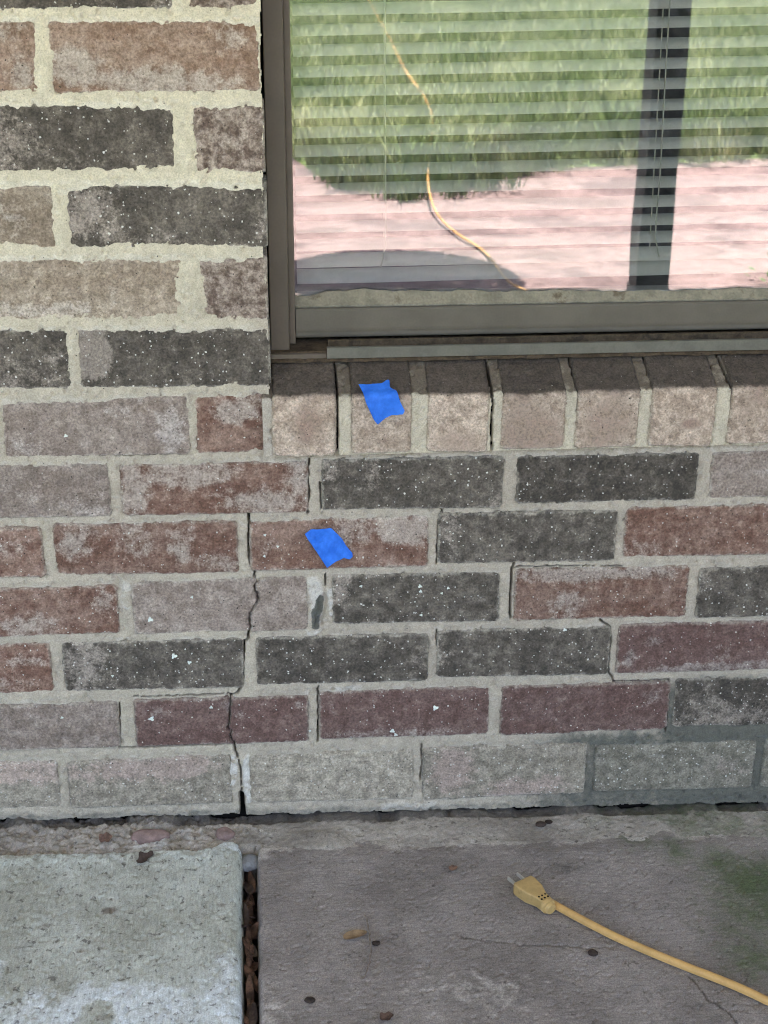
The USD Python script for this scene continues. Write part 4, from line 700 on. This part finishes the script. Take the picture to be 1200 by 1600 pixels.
for s in (-1, 1): obj('prong', cat([trimesh.creation.box(extents=(.018, .0015, .0042), transform=np.array([[*ax[:2], 0, 0], [0]*4, [0]*4, [0, 0, 0, 1]]) if False else np.vstack([np.c_[np.c_[ax, sd_, upv], plug_pt(-.0088, s * .0064, .0078)], [0, 0, 0, 1]]))]), 'prong_metal', plug)
for i in range(2):
    for s in (-1, 0, 1): obj('relief_slot', tube([plug_pt(Lp * (.76 + .11 * i), s * .0042, .0130), plug_pt(Lp * (.76 + .11 * i), s * .0042, .0142)], .0012, 8), 'black_hole', plug)

# ------------------------------------------------------------------ leaves, twig, pebbles, specks
def leaf_mesh(L, w, curl, seed, thick=.0004, lobes=0.0):
    t = np.linspace(0, 2 * np.pi, 28, endpoint=False); x = L / 2 * np.cos(t); y = w / 2 * np.sin(t) * (1 - .25 * np.cos(t)) * (1 + lobes * np.sin(5 * t + seed))
    def fn(p, h): return np.c_[p, curl * (p[:, 1] / (w / 2)) ** 2 * w * .5 + curl * .3 * (p[:, 0] / (L / 2)) ** 2 * L * .25 + h + (fbm(np.c_[p * 120, p[:, :1] * 0], 2, seed) - .5) * .002]
    return poly_sheet(np.c_[x, y], w / 5, fn, thick)
def euler(m, a, b, c):
    for ang, d in ((a, (1, 0, 0)), (b, (0, 1, 0)), (c, (0, 0, 1))): m.apply_transform(trimesh.transformations.rotation_matrix(ang, d))
    return m
XG = (XL_E + XR_E) / 2
for k in range(46):
    yk = -.075 - (k + .5) / 46 * .30 + rng.normal(0, .004); L = rng.uniform(.022, .036)
    m = euler(leaf_mesh(L, rng.uniform(.006, .0105), rng.uniform(-.9, 1.2), 300 + k), rng.normal(0, .6), rng.normal(0, .35), math.pi / 2 + rng.normal(0, .28)); m.apply_translation((XG + rng.normal(0, .0022), yk, -.024 + rng.uniform(-.007, .006)))
    obj('dead_leaf', m, 'leaf_brown' if k % 6 else 'leaf_dark', None, smooth=40, label='curled brown dead leaf wedged in the gap between the two slabs', cat='leaf', group='dead leaves in the slab gap')
def put(m, u, v, dz=.001, z0=None):
    g = G(u, v, 0.0); z = zg(g[0]) if z0 is None else z0; g = G(u, v, z); m.apply_translation((g[0], g[1], z + dz)); return m
obj('dead_leaf', put(euler(leaf_mesh(.026, .012, .18, 401), 0, 0, .30), 555, 1466, .004), 'leaf_tan', None, smooth=40, label='flat tan dead leaf lying beside the thin twig on the dark slab', cat='leaf')
obj('dead_leaf', put(euler(leaf_mesh(.024, .012, .35, 402, lobes=.35), .1, 0, .9), 228, 1353, .011), 'leaf_dark', None, smooth=40, label='crumpled dark dead leaf on the pale slab near its back edge', cat='leaf')
obj('dead_leaf', put(euler(leaf_mesh(.010, .008, .2, 403, lobes=.2), .1, 0, .3), 708, 1361, .004), 'leaf_brown', None, smooth=40, label='tiny reddish brown leaf scrap on the dark slab left of the plug', cat='leaf')
obj('dead_leaf', put(euler(leaf_mesh(.015, .011, .3, 404, lobes=.3), .5, 0, .3), 166, 1321, .010), 'leaf_brown', None, smooth=40, label='small brown leaf stuck behind the pale slab against the ledge', cat='leaf')
obj('dead_leaf', put(euler(leaf_mesh(.014, .009, .3, 405, lobes=.3), .2, 0, .3), 604, 1594, .004), 'leaf_brown', None, smooth=40, label='small brown leaf scrap near the front of the dark slab', cat='leaf')
tp = spline([np.r_[G(u, v, .0)[:2], zg(G(u, v)[0]) + .0045] for u, v in ((570, 1425), (575, 1440), (577, 1455), (579, 1475), (577, 1500), (568, 1524))], 24); tp[:, 0] += rng.normal(0, .0004, 24)
obj('twig', tube(tp, np.linspace(.0011, .0007, 24), 6), 'twig_pale', None, smooth=True, label='thin pale curved twig lying on the dark slab', cat='twig')
def pebble(r, seed, sq=(1, .8, .6)):
    m = trimesh.creation.icosphere(subdivisions=3, radius=1); v = m.vertices * (1 + .5 * (fbm(m.vertices * 1.3 + seed, 3, seed)[:, None] - .5)); m.vertices = v * r * np.array(sq); return m
obj('pebble', put(pebble(.011, 501), 352, 1308, .004), 'pebble_pink', None, smooth=True, label='pinkish pebble at the back corner of the pale slab', cat='pebble')
obj('pebble', put(pebble(.012, 502, (1, 1, .7)), 389, 1336, -.010), 'pebble_blue', None, smooth=True, label='bluish grey lump of stone at the top of the gap between slabs', cat='pebble')
obj('pebble', put(pebble(.016, 503, (1.5, .7, .5)), 235, 1310, .002), 'pebble_pink', None, smooth=True, label='long brownish pebble set in the ledge behind the pale slab', cat='pebble')
for u, v, r, lab in ((588, 1478, .0034, 'round black seed beside the twig on the dark slab'), (926, 1493, .0045, 'black crumb on the dark slab below the yellow cord'), (484, 1567, .0042, 'dark brown crumb near the leaf filled gap on the dark slab'), (845, 1292, .0050, 'black lump on the ledge below the wall, upper left of the plug'), (857, 1288, .0036, 'small black crumb on the ledge above the plug')):
    obj('debris', put(pebble(r, 510 + u, (1.2, 1, .5)), u, v, .0035), 'leaf_dark', None, smooth=True, label=lab, cat='debris')
# splashes of pale paint and lichen on the brick faces: parts of the wall
for u, v, r in ((680, 1105, .0042), (613, 1141, .0036), (618, 1147, .0028), (235, 967, .0040), (272, 1024, .0042), (237, 1122, .0040), (656, 915, .003), (657, 923, .0025), (882, 983, .0028), (296, 1034, .003), (97, 1120, .002), (300, 932, .002), (103, 680, .0026), (700, 918, .002), (690, 926, .0018), (658, 960, .0022), (484, 1141, .002), (330, 1104, .0025), (414, 835, .002), (434, 853, .002), (413, 868, .002), (564, 915, .0022), (176, 1055, .002)):
    c = W(u, v); t = np.linspace(0, 2 * np.pi, 14, endpoint=False); rr = r * .62 * (1 + .35 * np.sin(3 * t + u) + .2 * np.sin(5 * t + v)); poly = np.c_[c[0] + rr * np.cos(t) * 1.1, c[2] + rr * np.sin(t)]
    obj('paint_fleck', poly_sheet(poly, r / 3, lambda p, h: np.c_[p[:, 0], -(.0012 + h + (fbm(np.c_[p * 500, p[:, :1] * 0], 2, 7) - .5) * .0006), p[:, 1]], .0008), 'paint_white', wall, smooth=60)
